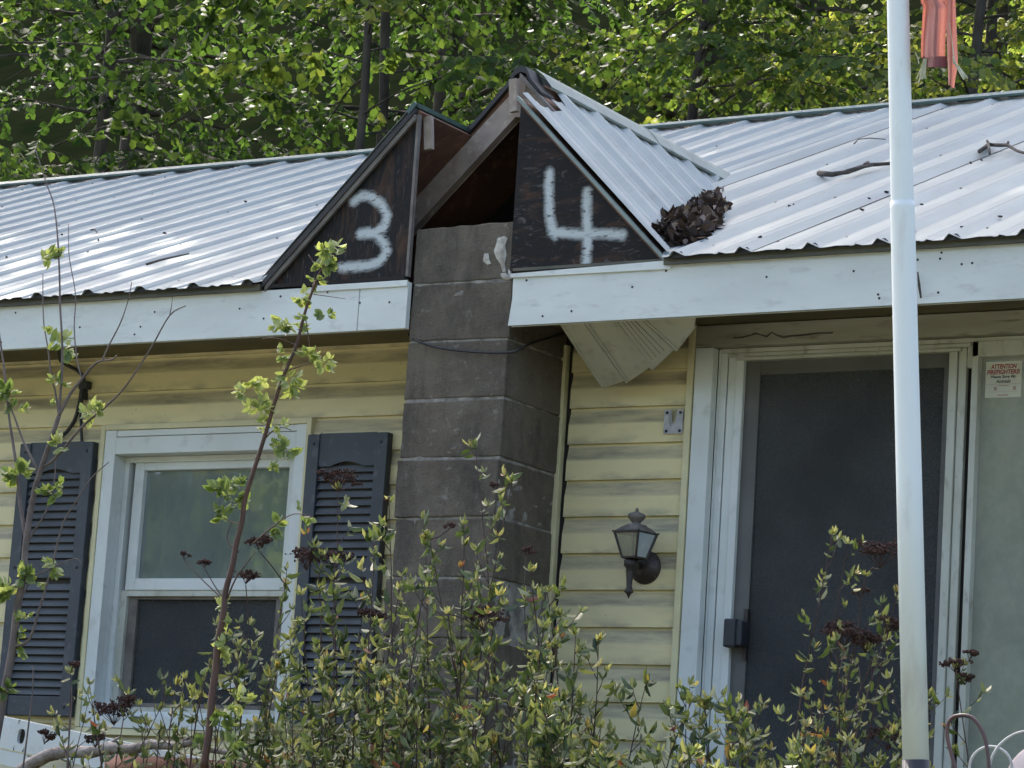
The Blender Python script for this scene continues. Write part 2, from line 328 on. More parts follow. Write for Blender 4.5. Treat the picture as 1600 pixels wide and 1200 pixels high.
# ---------------- house ----------------
random.seed(3)
Z0, Y0, TP = 3.748, -.44, math.tan(R_(22.7))          # main roof: eave height, eave line, pitch
RY, RZ = 3.42, 3.748+(3.42+.44)*math.tan(R_(22.7))
def zr(y): return Z0+TP*(y-Y0)
DX, DZ, NB = -.212, 4.545, -.075                       # dormer ridge x, height, back of the notch
XL, XR = -.419, -.010                                  # notch sides (width of the chimney)
def zd(x): return DZ-abs(x-DX)*.992
H = empty('house', (0, 0, 1.2), 'pale yellow single storey house with white metal roof and a broken chimney gable', 'house')
LZ = 3.336-.126*20
def siding(x0, x1, z0, z1):
    m = MB(); prof = []
    k0 = int((z0-LZ)//.126)-1; k1 = int((z1-LZ)//.126)+1
    for k in range(k0, k1+1):
        b = LZ+k*.126
        prof += [(b+.0005, -.004), (b+.0005, -.018), (b+.069, -.0165), (b+.110, -.006), (b+.1255, -.005)]
    pr = []
    for a, c in zip(prof, prof[1:]):
        for p in (a, c):
            pass
    def clip(p, q, z):
        t = (z-p[0])/(q[0]-p[0]); return (z, p[1]+t*(q[1]-p[1]))
    out = []
    for i, p in enumerate(prof):
        if i and prof[i-1][0] < z0 <= p[0]: out.append(clip(prof[i-1], p, z0))
        if z0 <= p[0] <= z1: out.append(p)
        if i+1 < len(prof) and p[0] <= z1 < prof[i+1][0]: out.append(clip(p, prof[i+1], z1))
    nx = max(1, int((x1-x0)/.12)); base = len(m.v)
    for z, y in out:
        for i in range(nx+1):
            x = x0+(x1-x0)*i/nx
            wv = .0022*noise.noise(Vector((x*2.1, round((z-LZ)/.126-.3)*3.7, 0))); m.v.append((x, y+wv, z+wv*.8))
    for j in range(len(out)-1):
        for i in range(nx): a = j*(nx+1)+i; m.f.append((a, a+1, a+nx+2, a+nx+1))
    return m
def merge(*ms):
    o = MB()
    for m in ms: o.add(m.v, m.f)
    return o
WX0, WX1, WZ0, WZ1 = -1.992, -1.063, 2.19, 3.312        # window casing outer
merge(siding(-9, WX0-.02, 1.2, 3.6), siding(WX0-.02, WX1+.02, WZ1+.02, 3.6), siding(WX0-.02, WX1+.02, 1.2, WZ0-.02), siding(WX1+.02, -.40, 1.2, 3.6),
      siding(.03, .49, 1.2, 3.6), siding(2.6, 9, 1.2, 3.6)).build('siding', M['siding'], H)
m = MB(); m.box(-.43, .04, -.002, .03, 1.2, 3.62)          # sheathing behind the chimney
m.box(-9, WX0-.0, .01, .10, 1.2, 3.64); m.box(WX1, -.43, .01, .10, 1.2, 3.64); m.box(WX0, WX1, .01, .10, WZ1, 3.64); m.box(WX0, WX1, .01, .10, 1.2, WZ0)
m.box(.04, .50, .01, .10, 1.2, 3.64); m.box(2.58, 9, .01, .10, 1.2, 3.64); m.box(.5, 2.58, .02, .12, 3.53, 3.64)
m.box(-9, 9, 7.2, 7.3, 1.2, 3.6); m.box(-9.1, -9, 0, 7.3, 1.2, 3.6); m.box(9, 9.1, 0, 7.3, 1.2, 3.6)
m.build('wall_core', M['dark'], H)
m = MB(); m.box(-9, 9, .1, 7.2, 1.40, 1.48); m.box(-9, 9, .1, 7.2, 3.60, 3.66); m.box(-9, 9, 1.9, 2.0, 1.48, 3.60); m.box(-.6, -.5, .1, 1.9, 1.48, 3.6)
m.build('room', M['room'], H)
m = MB(); m.box(-.012, .010, -.030, .01, 1.2, 3.56); m.box(.488, .512, -.034, .01, 1.2, 3.612); m.box(.512, 2.6, -.030, .01, 3.606, 3.622)
m.box(-.43, -.405, -.020, .01, 1.2, 3.56)
m.build('siding_channel', M['channel'], H, bevel=.002)
# eave
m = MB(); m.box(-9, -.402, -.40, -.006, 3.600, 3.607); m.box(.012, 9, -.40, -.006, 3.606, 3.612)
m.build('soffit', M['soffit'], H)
FB, FT = 3.557, 3.716
m = MB()
for a, b in ((-9, -3.66), (-3.657, -.605), (-.602, -.404)): m.box(a, b, -.425, -.400, FB, FT+.006)
m.box(-.80, -.404, -.432, -.4255, FT-.012, FT+.010)
fas = [m.build('fascia', M['fascia'], H, bevel=.002)]
m = MB()
poly = [(.012, -.428, 3.548), (9, -.428, FB), (9, -.428, FT), (.02, -.428, FT+.004), (.022, -.428, 3.64)]
m.prism(poly, (0, .026, 0)); m.prism([(.014, -.436, FT-.004), (.62, -.436, FT-.008), (.62, -.436, FT+.018), (.014, -.436, FT+.006)], (0, .010, 0))
fas.append(m.build('fascia', M['fascia'], H, bevel=.0015))
m = MB(); m.lathe([(0, 0), (.0042, 0), (.0035, .0015), (0, .002)], (0, 0, 0), 8, (0, -1, 0)); nm = None
for k in range(34):                                   # screw heads and nail holes in the fascia
    x = rnd.uniform(-2.3, 1.8)
    if -.42 < x < .05: continue
    z = rnd.choice([3.70, 3.66, 3.58, 3.62, 3.695])+rnd.uniform(-.008, .008)
    if nm is None: o = m.build('screw', M['black'], fas[0]); nm = o.data
    else: o = bpy.data.objects.new('screw', nm); S.collection.objects.link(o); o.parent = fas[0 if x < 0 else 1]
    o.location = (x, -.4255 if x < 0 else -.4285, z)
m = MB(); m.box(-9, -1.02, -.445, -.428, FT+.003, Z0-.006); m.box(-1.02, -.42, -.424, -.40, FT+.012, FT+.02); m.box(.60, 9, -.446, -.4385, FT+.003, Z0-.006)
m.box(.01, .60, -.42, -.40, FT+.02, FT+.03)
m.build('drip_edge', M['drip'], H)
m = MB(); m.box(.51, 2.60, -.026, .012, 3.528, 3.604); m.build('door_header', M['beige'], H, bevel=.002)
# corrugated metal
def ribs(u, pitch=.24):
    f = (u/pitch) % 1.0; d = min(f, 1-f)*pitch
    h = .019*max(0, min(1, (.030-d)/.018))
    for c in (.34, .5, .66):
        e = abs(f-c)*pitch; h = max(h, .006*max(0, min(1, (.012-e)/.006)))
    return h
def rib_us(a, b, pitch=.24):
    us = set([a, b]); k = math.floor(a/pitch)-1
    while k*pitch < b+pitch:
        c = k*pitch
        for d in (-.030, -.012, .012, .030): us.add(c+d)
        for q in (.34, .5, .66):
            for d in (-.012, -.006, .006, .012): us.add(c+q*pitch+d)
        k += 1
    return sorted(u for u in us if a <= u <= b)
def valley_y(x):                                       # where the dormer slope meets the main roof
    return Y0+(zd(x)-Z0)/TP
NS = 16
def main_roof(x0, x1, ph):
    m = MB(); us = rib_us(x0, x1); nrm = Vector((0, -math.sin(R_(22.7)), math.cos(R_(22.7))))
    cols = []
    for x in us:
        y0 = Y0-.028
        if DX-.85 < x < DX+.85: y0 = max(y0, valley_y(x)-.0)
        col = []
        for k in range(NS+1):
            y = y0+(RY-y0)*k/NS; h = ribs(x+ph)
            h += .0035*noise.noise(Vector((x*1.3, y*1.1, 5)))
            p = Vector((x, y, zr(y)))+nrm*h; col.append(p)
        cols.append(col)
    n = len(cols)
    for c in cols: m.v += [tuple(p) for p in c]
    for i in range(n-1):
        for k in range(NS): a = i*(NS+1)+k; m.f.append((a, a+NS+1, a+NS+2, a+1))
    return m
lr = main_roof(-8.6, DX-.0, .095); rr = main_roof(DX+.0, 8.6, .06)
# the wave between ribs gives the open ends of the sheet along the eave
roofm = merge(lr, rr); rf = roofm.build('roof', M['roof'], H)
sm = rf.modifiers.new('thickness', 'SOLIDIFY'); sm.thickness = .0015; sm.offset = 1
m = MB()
for (a, b) in ((-8.6, DX-.82), (DX+.82, 8.6)):         # decking under the sheets
    m.add([(a, Y0+.02, Z0-.012), (b, Y0+.02, Z0-.012), (b, RY, RZ-.012), (a, RY, RZ-.012)], [(0, 1, 2, 3)])
m.add([(-8.6, RY, RZ), (8.6, RY, RZ), (8.6, 7.6, RZ-TP*(7.6-RY)), (-8.6, 7.6, RZ-TP*(7.6-RY))], [(0, 1, 2, 3)])
m.build('roof_deck', M['dark'], H)
m = MB()                                               # added black strip for the shade inside the open rib ends
for a, b, ph in ((-8.6, DX-.83, .095), (DX+.83, 8.6, .06)):
    us = [u for u in rib_us(a+ph, b+ph)]; n0 = len(m.v)
    for u in us: m.v += [(u-ph, Y0-.021, Z0-.012), (u-ph, Y0-.021, Z0-.011+ribs(u)+.000)]
    for i in range(len(us)-1): m.f.append((n0+2*i, n0+2*i+2, n0+2*i+3, n0+2*i+1))
m.build('rib_end_shade', M['black'], H)
for k in range(-9, 10):                               # sheet laps
    for ph, lo, hi in ((.095, -8.5, DX-.1), (.06, DX+.1, 8.5)):
        x = k*.96-ph+.031
        if not lo < x < hi: continue
        ya = Y0-.02 if abs(x-DX) > .86 else valley_y(x)+.02
        m = MB(); m.beam((x, ya, zr(ya)+.0025), (x, RY-.1, zr(RY-.1)+.0025), .0028, .003); m.build('lap_seam', M['drip'], H)
m = MB(); nR = Vector((0, -math.sin(R_(22.7)), math.cos(R_(22.7))))
for k in range(-36, 36):                              # a screw beside each rib at four purlins
    for ph, lo, hi in ((.095, -8.5, DX-.1), (.06, DX+.1, 8.5)):
        x = k*.24-ph+.042
        if not lo < x < hi: continue
        for yy in (-.30, .62, 1.55, 2.5, 3.2):
            if abs(x-DX) < .86 and yy < valley_y(x)+.1: continue
            p = Vector((x, yy+.01*math.sin(k*3.1+yy), zr(yy)))+nR*.0015; m.lathe([(.0052, 0), (.0052, .003), (.0, .005)], p, 6, nR)
m.build('roof_screws', M['wood_grey'], H)['kind'] = 'stuff'
for sx in (-8.6, 8.6):
    m = MB(); m.prism([(sx, Y0+.02, Z0-.02), (sx, RY, RZ-.01), (sx, 7.6, Z0-.02)], (.02, 0, 0)); m.build('gable_wall', M['siding'], H)
def cap_strip(a, b, dn, w, lift, mat, name, par, segs=1, hem=.012):
    """bent ridge flashing: one leaf of width w going down dn from the ridge a-b, with a folded hem"""
    m = MB(); a = Vector(a); b = Vector(b); dn = Vector(dn).normalized(); d = (b-a).normalized(); n = d.cross(dn).normalized()
    if n.z < 0: n = -n
    up = n*lift
    for k in range(segs):
        p = a+(b-a)*(k/segs)-d*(.02 if k else 0); q = a+(b-a)*((k+1)/segs); o = n*(.002*(k % 2))
        w0 = w
        vs = [p+up+o, q+up+o, q+up+dn*w0*.45+n*.004+o, p+up+dn*w0*.45+n*.004+o, q+up+dn*w0-n*.004+o, p+up+dn*w0-n*.004+o, q+up+dn*w0-n*(hem)+o, p+up+dn*w0-n*(hem)+o]
        m.add(vs, [(0, 1, 2, 3), (3, 2, 4, 5), (5, 4, 6, 7)])
    o = m.build(name, mat, par); s_ = o.modifiers.new('thickness', 'SOLIDIFY'); s_.thickness = .0012; return o
cap_strip((-8.6, RY, RZ+.01), (8.6, RY, RZ+.01), (0, -1, -TP), .12, .022, M['cap'], 'ridge_cap', H, 6)
cap_strip((-8.6, RY, RZ+.01), (8.6, RY, RZ+.01), (0, 1, -TP), .12, .022, M['cap'], 'ridge_cap', H, 6)
m = MB(); m.beam((-8.6, RY-.118, RZ-.020), (8.6, RY-.118, RZ-.020), .012, .010); m.build('ridge_edge_shade', M['capdark'], H)  # dark green edge that doubles as the shade under the cap
# dormer
dm = MB()
# near-black backing that puts the shade of the hollow gable into colour
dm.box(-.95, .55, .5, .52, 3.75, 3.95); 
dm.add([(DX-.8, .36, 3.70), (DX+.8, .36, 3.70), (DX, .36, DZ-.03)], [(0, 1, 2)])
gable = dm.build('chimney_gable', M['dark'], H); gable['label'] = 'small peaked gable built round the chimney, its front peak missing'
def dormer_slope(sgn):
    m = MB(); us = rib_us(-.43, 1.50)
    nrm = Vector((sgn, 0, 1)).normalized(); NSd = 10; cols = []
    for y in us:
        xv = min(abs(valx(y)-DX), .835)                # distance from ridge to valley / eave
        x0 = 0.0
        if y < NB: x0 = (XR-DX+.004) if sgn > 0 else (DX-XL+.004)
        elif sgn > 0 and y < NB+.13: x0 = .115         # bare decking near the peak
        if xv < x0+.01: xv = x0+.01
        col = []
        for k in range(NSd+1):
            a = x0+(xv-x0)*k/NSd; x = DX+sgn*a; col.append(Vector((x, y, zd(x)))+nrm*(ribs(y+.17)+.010+.002*noise.noise(Vector((x*3, y*3, 1)))))
        cols.append(col)
    for c in cols: m.v += [tuple(p) for p in c]
    for i in range(len(cols)-1):
        if us[i] < NB <= us[i+1] and us[i+1]-us[i] < 1: pass
        for k in range(NSd): a = i*(NSd+1)+k; m.f.append((a, a+1, a+NSd+2, a+NSd+1))
    return m
def valx(y): # x of right valley at depth y
    z = zr(max(y, Y0)); return DX+(DZ-z)/.992
_rib = rib_us
def rib_us(a, b, pitch=.24):
    u = _rib(a, b, pitch); u += [NB-.0005, NB+.0005, NB+.13, NB+.131]; return sorted(set(u))
for sg in (1, -1):
    o = dormer_slope(sg).build('gable_roof_sheet', M['roof'], gable); s_ = o.modifiers.new('thickness', 'SOLIDIFY'); s_.thickness = .0015; s_.offset = 1
rib_us = _rib
# decking under each slope (with the notch cut out)
for sg in (1, -1):
    m = MB(); n = Vector((sg, 0, 1)).normalized()
    xn = XR if sg > 0 else XL
    def P(x, y): return Vector((x, y, zd(x)-.002))
    e = DX+sg*.80
    for poly in ([P(xn, -.415), P(e, -.415), P(e, .0), P(xn, .0)], [P(DX, NB), P(xn, NB), P(xn, 0), P(DX, 0)], [P(DX, 0), P(e, 0), P(DX+sg*.01, 1.45)]):
        m.prism(poly, -n*.016)
    m.build('decking', M['redwood'], gable)
# rafters at the back of the notch
def along(x0, x1, y, dep, h, mat, name, dz=-.02, lab=None):
    m = MB(); a = Vector((x0, y, zd(x0)+dz)); b = Vector((x1, y, zd(x1)+dz)); dn = Vector((0, 0, -1))
    m.prism([a, b, b+dn*h, a+dn*h], (0, dep, 0)); o = m.build(name, mat, gable, bevel=.002); return o
along(DX+.012, -.80, NB-.012, .038, .105, M['lumber'], 'rafter')
along(DX+.024, .35, NB-.012, .038, .105, M['lumber'], 'rafter')
m = MB(); m.box(DX-.010, DX+.024, NB-.016, 1.3, DZ-.165, DZ-.022); m.build('ridge_board', M['lumber'], gable)
for x0 in (XL+.013, XL+.20):
    m = MB(); b = Vector((x0, NB-.05 if x0 > -.3 else -.37, zd(x0)-.03)); m.beam(b, b+Vector((.012, 0, -.12)), .030, .02, (0, 1, 0)); m.build('nailer', M['lumber'], gable)
m = MB(); m.prism([(DX+.004, NB-.03, DZ-.008), (DX+.19, NB-.03, zd(DX+.19)-.008), (DX+.19, NB-.03, zd(DX+.19)-.026), (DX+.004, NB-.03, DZ-.026)], (0, .10, 0))
m.build('bare_decking', M['wood_grey'], gable)
# black felt edge over the left rake and peak
m = MB(); pts = [(-.445, zd(-.445)+.012), (-.33, zd(-.33)+.014), (-.262, zd(-.262)+.018), (-.235, DZ+.014), (DX, DZ+.024), (-.19, DZ+.016), (-.165, zd(-.165)+.014), (-.12, zd(-.12)+.010)]
th = [.022, .022, .024, .026, .024, .024, .02, .008]
poly = [(x, -.095, z) for x, z in pts]+[(x, -.095, z-t_) for (x, z), t_ in list(zip(pts, th))[::-1]]
m.prism(poly, (0, .09, 0)); m.build('roofing_felt', M['black'], gable)
cap_strip((DX, -.02, DZ+.016), (DX, 1.66, DZ+.012), (1, 0, -.93), .105, .020, M['cap'], 'gable_ridge_cap', gable, 2)
cap_strip((DX, .0, DZ+.016), (DX, 1.62, DZ+.012), (-1, 0, -.93), .105, .018, M['cap'], 'gable_ridge_cap', gable, 2)
# notch edge at left: dark folded sheet end
m = MB(); m.beam((XL-.004, -.43, zd(XL)+.010), (XL-.004, NB, zd(XL)+.010), .016, .016); m.beam((XL-.03, -.435, zd(XL-.03)+.012), (XL+.0, -.435, zd(XL)+.016), .010, .018); m.build('sheet_end', M['capdark'], gable)
# panels with painted digits
def seg_d(p, a, b):
    ax, az = a; bx, bz = b; vx, vz = bx-ax, bz-az; L = vx*vx+vz*vz
    t = np.clip(((p[:, 0]-ax)*vx+(p[:, 1]-az)*vz)/L, 0, 1); return np.hypot(p[:, 0]-ax-t*vx, p[:, 1]-az-t*vz)
def panel(A, B, Ctop, strokes, mat, lab, n=150, y=-.405):
    """triangular board A (outer tip) - B (inner bottom) - Ctop (inner top); fine grid so the sprayed digit keeps its soft edge"""
    V = []; 
    for i in range(n+1):
        u = (i/n)
        for j in range(n+1):
            v = j/n; bot = Vector(A)*(1-u)+Vector(B)*u; top = Vector(A)*(1-u)+Vector(Ctop)*u; p = bot*(1-v)+top*v; V.append((p[0], y, p[1]))
    Fs = []
    for i in range(n):
        for j in range(n):
            a = i*(n+1)+j; Fs.append((a, a+n+1, a+n+2, a+1))
    me = bpy.data.meshes.new('gable_board'); me.from_pydata(V, [], Fs); me.update()
    P = np.array([(v[0], v[2]) for v in V]); d = np.full(len(P), 9.)
    wob = np.array([noise.noise(Vector((p[0]*22, p[1]*22, 0))) for p in P])*.0035
    for st in strokes:
        for a, b, in zip(st, st[1:]):
            d = np.minimum(d, seg_d(P, a, b))
    d = d+wob; val = np.clip((.028-d)/.026, 0, 1)
    at_ = me.attributes.new('paint', 'FLOAT', 'POINT'); at_.data.foreach_set('value', val.astype(np.float32))
    o = link('gable_board', me, mat, gable); s_ = o.modifiers.new('thickness', 'SOLIDIFY'); s_.thickness = .011; s_.offset = -1 if False else 1
    o['label'] = lab; return o
def px2(pts): return [(at(x, y, -.405)[0], at(x, y, -.405)[2]) for x, y in pts]
three = [px2([(555, 316), (566, 307), (582, 308), (598, 319), (608, 338), (603, 356), (588, 364), (566, 366)]), px2([(566, 366), (590, 368), (603, 380), (607, 394), (598, 408), (580, 416), (556, 418), (536, 419)])]
four = [px2([(858, 270), (858, 300), (859, 335), (863, 358), (868, 366)]), px2([(862, 362), (900, 366), (935, 365), (972, 367)]), px2([(917, 299), (917, 340), (918, 378), (916, 414)])]
eL = DX-.775; eR = DX+.792
panel((eL, 3.742), (XL, 3.742), (XL, zd(XL)-.014), [three[0], three[1]], M['board'], 'black left gable board with a white sprayed 3')
panel((eR, 3.748), (XR, 3.741), (XR, zd(XR)-.014), four, M['board2'], 'black right gable board with a white sprayed 4')
# rake trims
m = MB(); a = (eL-.03, zd(eL-.03)); b = (XL, zd(XL))
def rake(x0, x1, y, dep, z1, z2): return [Vector((x0, y, zd(x0)+z1)), Vector((x1, y, zd(x1)+z1)), Vector((x1, y, zd(x1)+z2)), Vector((x0, y, zd(x0)+z2))]
m.prism(rake(eL-.02, XL-.004, -.432, .02, -.040, -.016), (0, .012, 0)); m.build('rake_trim', M['wood_grey'], gable)
m = MB(); m.prism(rake(eL-.03, XL-.002, -.438, .02, -.018, .006), (0, .022, 0)); m.build('rake_flashing', M['black'], gable)
m = MB(); m.prism(rake(eR+.02, XR+.004, -.440, .02, -.010, .005), (0, .022, 0)); m.build('rake_flashing', M['cap'], gable)
m = MB(); m.prism([(eL, -.43, 3.728), (XL, -.43, 3.728), (XL, -.43, 3.742), (eL, -.43, 3.742)], (0, .02, 0)); m.build('bottom_gap', M['dark'], gable)  # both bottom gaps: near-black strips in place of gap shade
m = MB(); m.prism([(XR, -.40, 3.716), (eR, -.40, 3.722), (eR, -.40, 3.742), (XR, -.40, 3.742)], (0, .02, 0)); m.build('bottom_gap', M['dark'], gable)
m = MB(); m.box(XL-.004, XL+.006, -.418, -.40, 3.742, zd(XL)-.02); m.build('board_edge', M['wood_grey'], gable)
# inner faces of the front boards
# chimney
m = MB(); tops = [3.914-.2032*k for k in range(14)]
sh = [0, .004, -.004, .003, -.012, .006, -.02, -.010, -.014, .0, -.01, -.005, -.01, 0]
for k, zt in enumerate(tops):
    zb = zt-.2032+.0065
    if zb < 1.15: break
    w0 = -.402+sh[k]*.5-.0012*k; w1 = -.002+sh[k]*.35
    n0 = len(m.v); m.box(w0, w1, -.400+sh[k]*.25, -.012, zb, zt, .003)
ch = m.build('chimney', M['block'], H, bevel=.005); ch['label'] = 'short grey concrete block chimney'
sv = ch.modifiers.new('sub', 'SUBSURF'); sv.subdivision_type = 'SIMPLE'; sv.levels = 4; sv.render_levels = 4
tx = bpy.data.textures.new('chips', 'CLOUDS'); tx.noise_scale = .05; tx.noise_depth = 4
dp = ch.modifiers.new('chips', 'DISPLACE'); dp.texture = tx; dp.strength = .008; dp.mid_level = .5; dp.texture_coords = 'GLOBAL'
m = MB(); m.box(-.397, -.0075, -.3962, -.02, 1.2, 3.90); m.build('mortar_joint', mottled('grey_mortar', (.34, .32, .28), (.14, .125, .11), 20, .95, bump=.6), ch)
# mortar smears on the top block
def smear(pts, name='mortar_smear'):
    c = at(sum(p[0] for p in pts)/len(pts), sum(p[1] for p in pts)/len(pts), -.406); m = MB(); n = len(pts)
    ring = [at(x, y, -.400) for x, y in pts]
    V = [c+Vector((0, -.006, 0))]; N_ = 5
    for k in range(1, N_+1):
        for i in range(n):
            f = k/N_; p = c*(1-f)+ring[i]*f; V.append(Vector((p.x, -.402-.010*(1-f**3)*(.4+.9*abs(noise.noise(p*45))), p.z)))
    Fs = [(0, 1+i, 1+(i+1) % n) for i in range(n)]
    for k in range(N_-1):
        for i in range(n): Fs.append((1+k*n+i, 1+(k+1)*n+i, 1+(k+1)*n+(i+1) % n, 1+k*n+(i+1) % n))
    m.add(V, Fs); return m.build(name, M['mortar'], ch, smooth=True)
smear([(778, 372), (788, 369), (794, 372), (790, 384), (792, 398), (789, 412), (791, 424), (786, 426), (782, 412), (776, 404), (772, 392), (775, 384)])
smear([(757, 396), (764, 396), (765, 406), (768, 412), (762, 414), (755, 408)])
smear([(782, 428), (790, 426), (797, 432), (796, 438), (785, 436)])
smear([(794, 420), (799, 424), (800, 437), (796, 436)])

# soffit panel hanging
m = MB(); poly = [(875, 507), (913, 504), (958, 500), (1000, 497), (1086, 492), (1084, 513), (1055, 545), (1018, 575), (976, 597), (940, 606)]
def sp(x, y, k=0):
    f = min(1, max(0, (y-500)/106)); return at(x, y, -.395+.30*f+k)
strips = [[(875, 507), (911, 504), (975, 594), (940, 606)], [(913, 504), (955, 500), (1016, 572), (977, 598)], [(957, 500), (998, 497), (1052, 546), (1018, 578)], [(1000, 497), (1086, 492), (1084, 513), (1055, 549)]]
for i, st in enumerate(strips):
    m.prism([sp(x, y, .004*(i % 2)) for x, y in st], (0, .006, 0))
    a, b = st[1], st[2]; m.tube([sp(a[0], a[1], .012), sp(b[0], b[1], .012)], .0035, 5)
    a, b = st[0], st[3]; m.tube([sp(a[0]+3, a[1], -.002), sp(b[0]+3, b[1]-2, -.002)], .0035, 5)
so_ = m.build('hanging_soffit_panel', M['panelc'], H, bevel=.001); so_['label'] = 'loose ribbed beige soffit piece dangling under the eave'
m = MB()
for i in range(22):
    for j in range(5):
        u = i/21; v = (j+.5)/5; a = Vector((957+4+u*48, 502+u*66)); b = Vector((998-4, 500)) + Vector((u*46, u*44)); q = a*(1-v)+b*v
        p = sp(q.x, q.y, -.0015); m.box(p.x-.0012, p.x+.0012, p.y, p.y+.001, p.z-.0022, p.z+.0022)
m.build('vent_hole', M['black'], so_)

# ---------------- window ----------------
WY = .06
m = MB(); ci = .053
m.box(WX0, WX0+ci, -.030, .012, WZ0, WZ1); m.box(WX1-.045, WX1, -.030, .012, WZ0, WZ1)
m.box(WX0+ci, WX1-.045, -.030, .012, 3.220, 3.285); m.box(WX0+ci, WX1-.045, -.026, .012, 3.288, WZ1); m.box(WX0+ci, WX1-.045, -.034, .012, WZ0, 2.235)
m.box(WX0+ci-.004, WX0+ci, .012, .10, WZ0, 3.220); m.box(WX1-.045, WX1-.041, .012, .10, WZ0, 3.220); m.box(WX0+ci, WX1-.045, .012, .10, 3.220, 3.224); m.box(WX0+ci, WX1-.045, .012, .1, 2.20, 2.236)
win = m.build('window', M['white'], H, bevel=.003)
m = MB(); m.box(WX0-.022, WX0-.001, -.034, .0, WZ0, WZ1+.022); m.box(WX1+.001, WX1+.022, -.034, .0, WZ0, WZ1+.022); m.box(WX0-.001, WX1+.001, -.034, .0, WZ1+.001, WZ1+.022); m.box(WX0-.022, WX1+.022, -.030, .0, WZ0-.026, WZ0-.001)
m.build('window_channel', M['channel'], win, bevel=.002)
sx0, sx1 = -1.936, -1.165
def frame(m, x0, x1, z0, z1, w, y0, y1, wt=None, wb=None):
    wt = wt or w; wb = wb or w
    m.box(x0, x0+w, y0, y1, z0, z1); m.box(x1-w, x1, y0, y1, z0, z1); m.box(x0+w, x1-w, y0, y1, z1-wt, z1); m.box(x0+w, x1-w, y0, y1, z0, z0+wb)
m = MB(); frame(m, WX0+ci+.0, WX1-.046, 2.236, 3.219, .022, .035, .075); frame(m, sx0+.04, sx1+.03, 2.712, 3.198, .045, .045, .085, .03, .045)
us_ = m.build('upper_sash', M['white'], win, bevel=.003)
m = MB(); m.box(-1.85, -1.18, .066, .070, 2.75, 3.172); m.build('pane', M['glass'], us_)
m = MB(); frame(m, WX0+ci+.022, sx1+.03, 2.245, 2.712, .03, .05, .095, .022, .03); lsash = m.build('lower_sash', M['cream'], win, bevel=.002)
m = MB(); frame(m, -1.888, sx1+.0, 2.262, 2.692, .042, .066, .078, .012, .03); m.build('screen_frame', M['wood_grey'], lsash)
m = MB(); m.box(-1.88, -1.15, .080, .081, 2.26, 2.71); m.build('insect_screen', M['screen'], lsash)
m = MB(); m.box(-1.88, -1.15, .097, .099, 2.26, 2.71); m.build('pane', M['glass3'], lsash)
m = MB()
n = 60
for i in range(n+1):
    x = -1.95+.86*i/n; y = .17+.012*math.sin(i*1.1)+.008*math.sin(i*.37); m.v += [(x, y, 2.72), (x, y, 3.3)]
for i in range(n): m.f.append((2*i, 2*i+2, 2*i+3, 2*i+1))
m.build('curtain', M['curtain'], win)
# torn screen corner
m = MB(); m.prism([at(352, 1066, .07), at(368, 1060, .07), at(388, 1058, .066), at(366, 1074, .066), at(340, 1078, .07)], (0, .002, 0)); m.build('torn_screen_flap', M['whitewire'], lsash)

# shutters
def shutter(x0, x1, z0=2.225, z1=3.268):
    m = MB(); w = .052; y0, y1 = -.052, -.018
    m.box(x0, x0+w, y0, y1, z0, z1); m.box(x1-w, x1, y0, y1, z0, z1)
    # arched top rail
    xc = (x0+x1)/2; n = 10; pts = [(x0+w, z1), (x0+w, z1-.115)]
    for i in range(n+1):
        t_ = i/n; x = x0+w+.05+(x1-x0-2*w-.10)*t_; pts.append((x, z1-.115+.017*math.sin(math.pi*t_)))
    pts += [(x1-w, z1-.115), (x1-w, z1)]
    m.prism([(x, y0+.006, z) for x, z in pts], (0, y1-y0-.006, 0))
    m.box(x0+w, x1-w, y0+.004, y1, z0, z0+.075); mid = (z0+z1)/2+.04; m.box(x0+w, x1-w, y0+.004, y1, mid-.04, mid+.03)
    f = m.build('shutter', M['shutter'], H, bevel=.003)
    m = MB(); z = z1-.113
    while z > z0+.085:
        if not (mid-.045 < z-.018 < mid+.035 or mid-.045 < z < mid+.035):
            m.add([(x0+w, -.030, z-.001), (x1-w, -.030, z-.001), (x1-w, -.045, z-.0265), (x0+w, -.045, z-.0265), (x0+w, -.026, z-.0265), (x1-w, -.026, z-.0265)], [(0, 1, 2, 3), (3, 2, 5, 4)])
        z -= .0305
    s1 = m.build('slats', M['slat'], f)
    m = MB(); m.box(x0+w, x1-w, -.024, -.019, z0+.07, z1-.08); m.build('backing', M['black'], f)
    for xx in (x0+.028, x1-.028):
        for zz in (z1-.035, z0+.035, mid):
            m = MB(); m.lathe([(0, 0), (.006, 0), (.005, .003), (0, .004)], (xx, y0, zz), 8, (0, -1, 0)); m.build('screw', M['black'], f)
    return f
shutter(-2.388, -2.030); shutter(-1.040, -.692)

# ---------------- sliding door ----------------
m = MB(); dz1 = 3.527
m.box(.515, .583, -.028, .012, 1.4, dz1); m.box(.583, .592, .012, .07, 1.4, dz1)
m.box(.592, .618, .012, .05, 1.4, 3.52); m.box(.622, .655, .012, .045, 1.4, 3.515); m.box(.655, .684, .004, .045, 1.4, 3.505)
door = m.build('sliding_door', M['white'], H, bevel=.003); door['label'] = 'white framed sliding patio door with dark insect screen'
m = MB(); m.box(.592, 2.56, .008, .06, 3.512, 3.527); m.box(1.483, 1.505, .012, .06, 3.43, 3.512); m.box(.622, 1.497, .004, .055, 3.497, 3.510); m.box(.655, 1.465, -.002, .045, 3.483, 3.495)
m.build('door_head', M['cream'], door, bevel=.002)
m = MB(); m.box(1.424, 1.452, .002, .045, 1.4, 3.483); m.box(1.454, 1.482, .010, .05, 1.4, 3.497); m.build('screen_stile', M['cream'], door, bevel=.003)
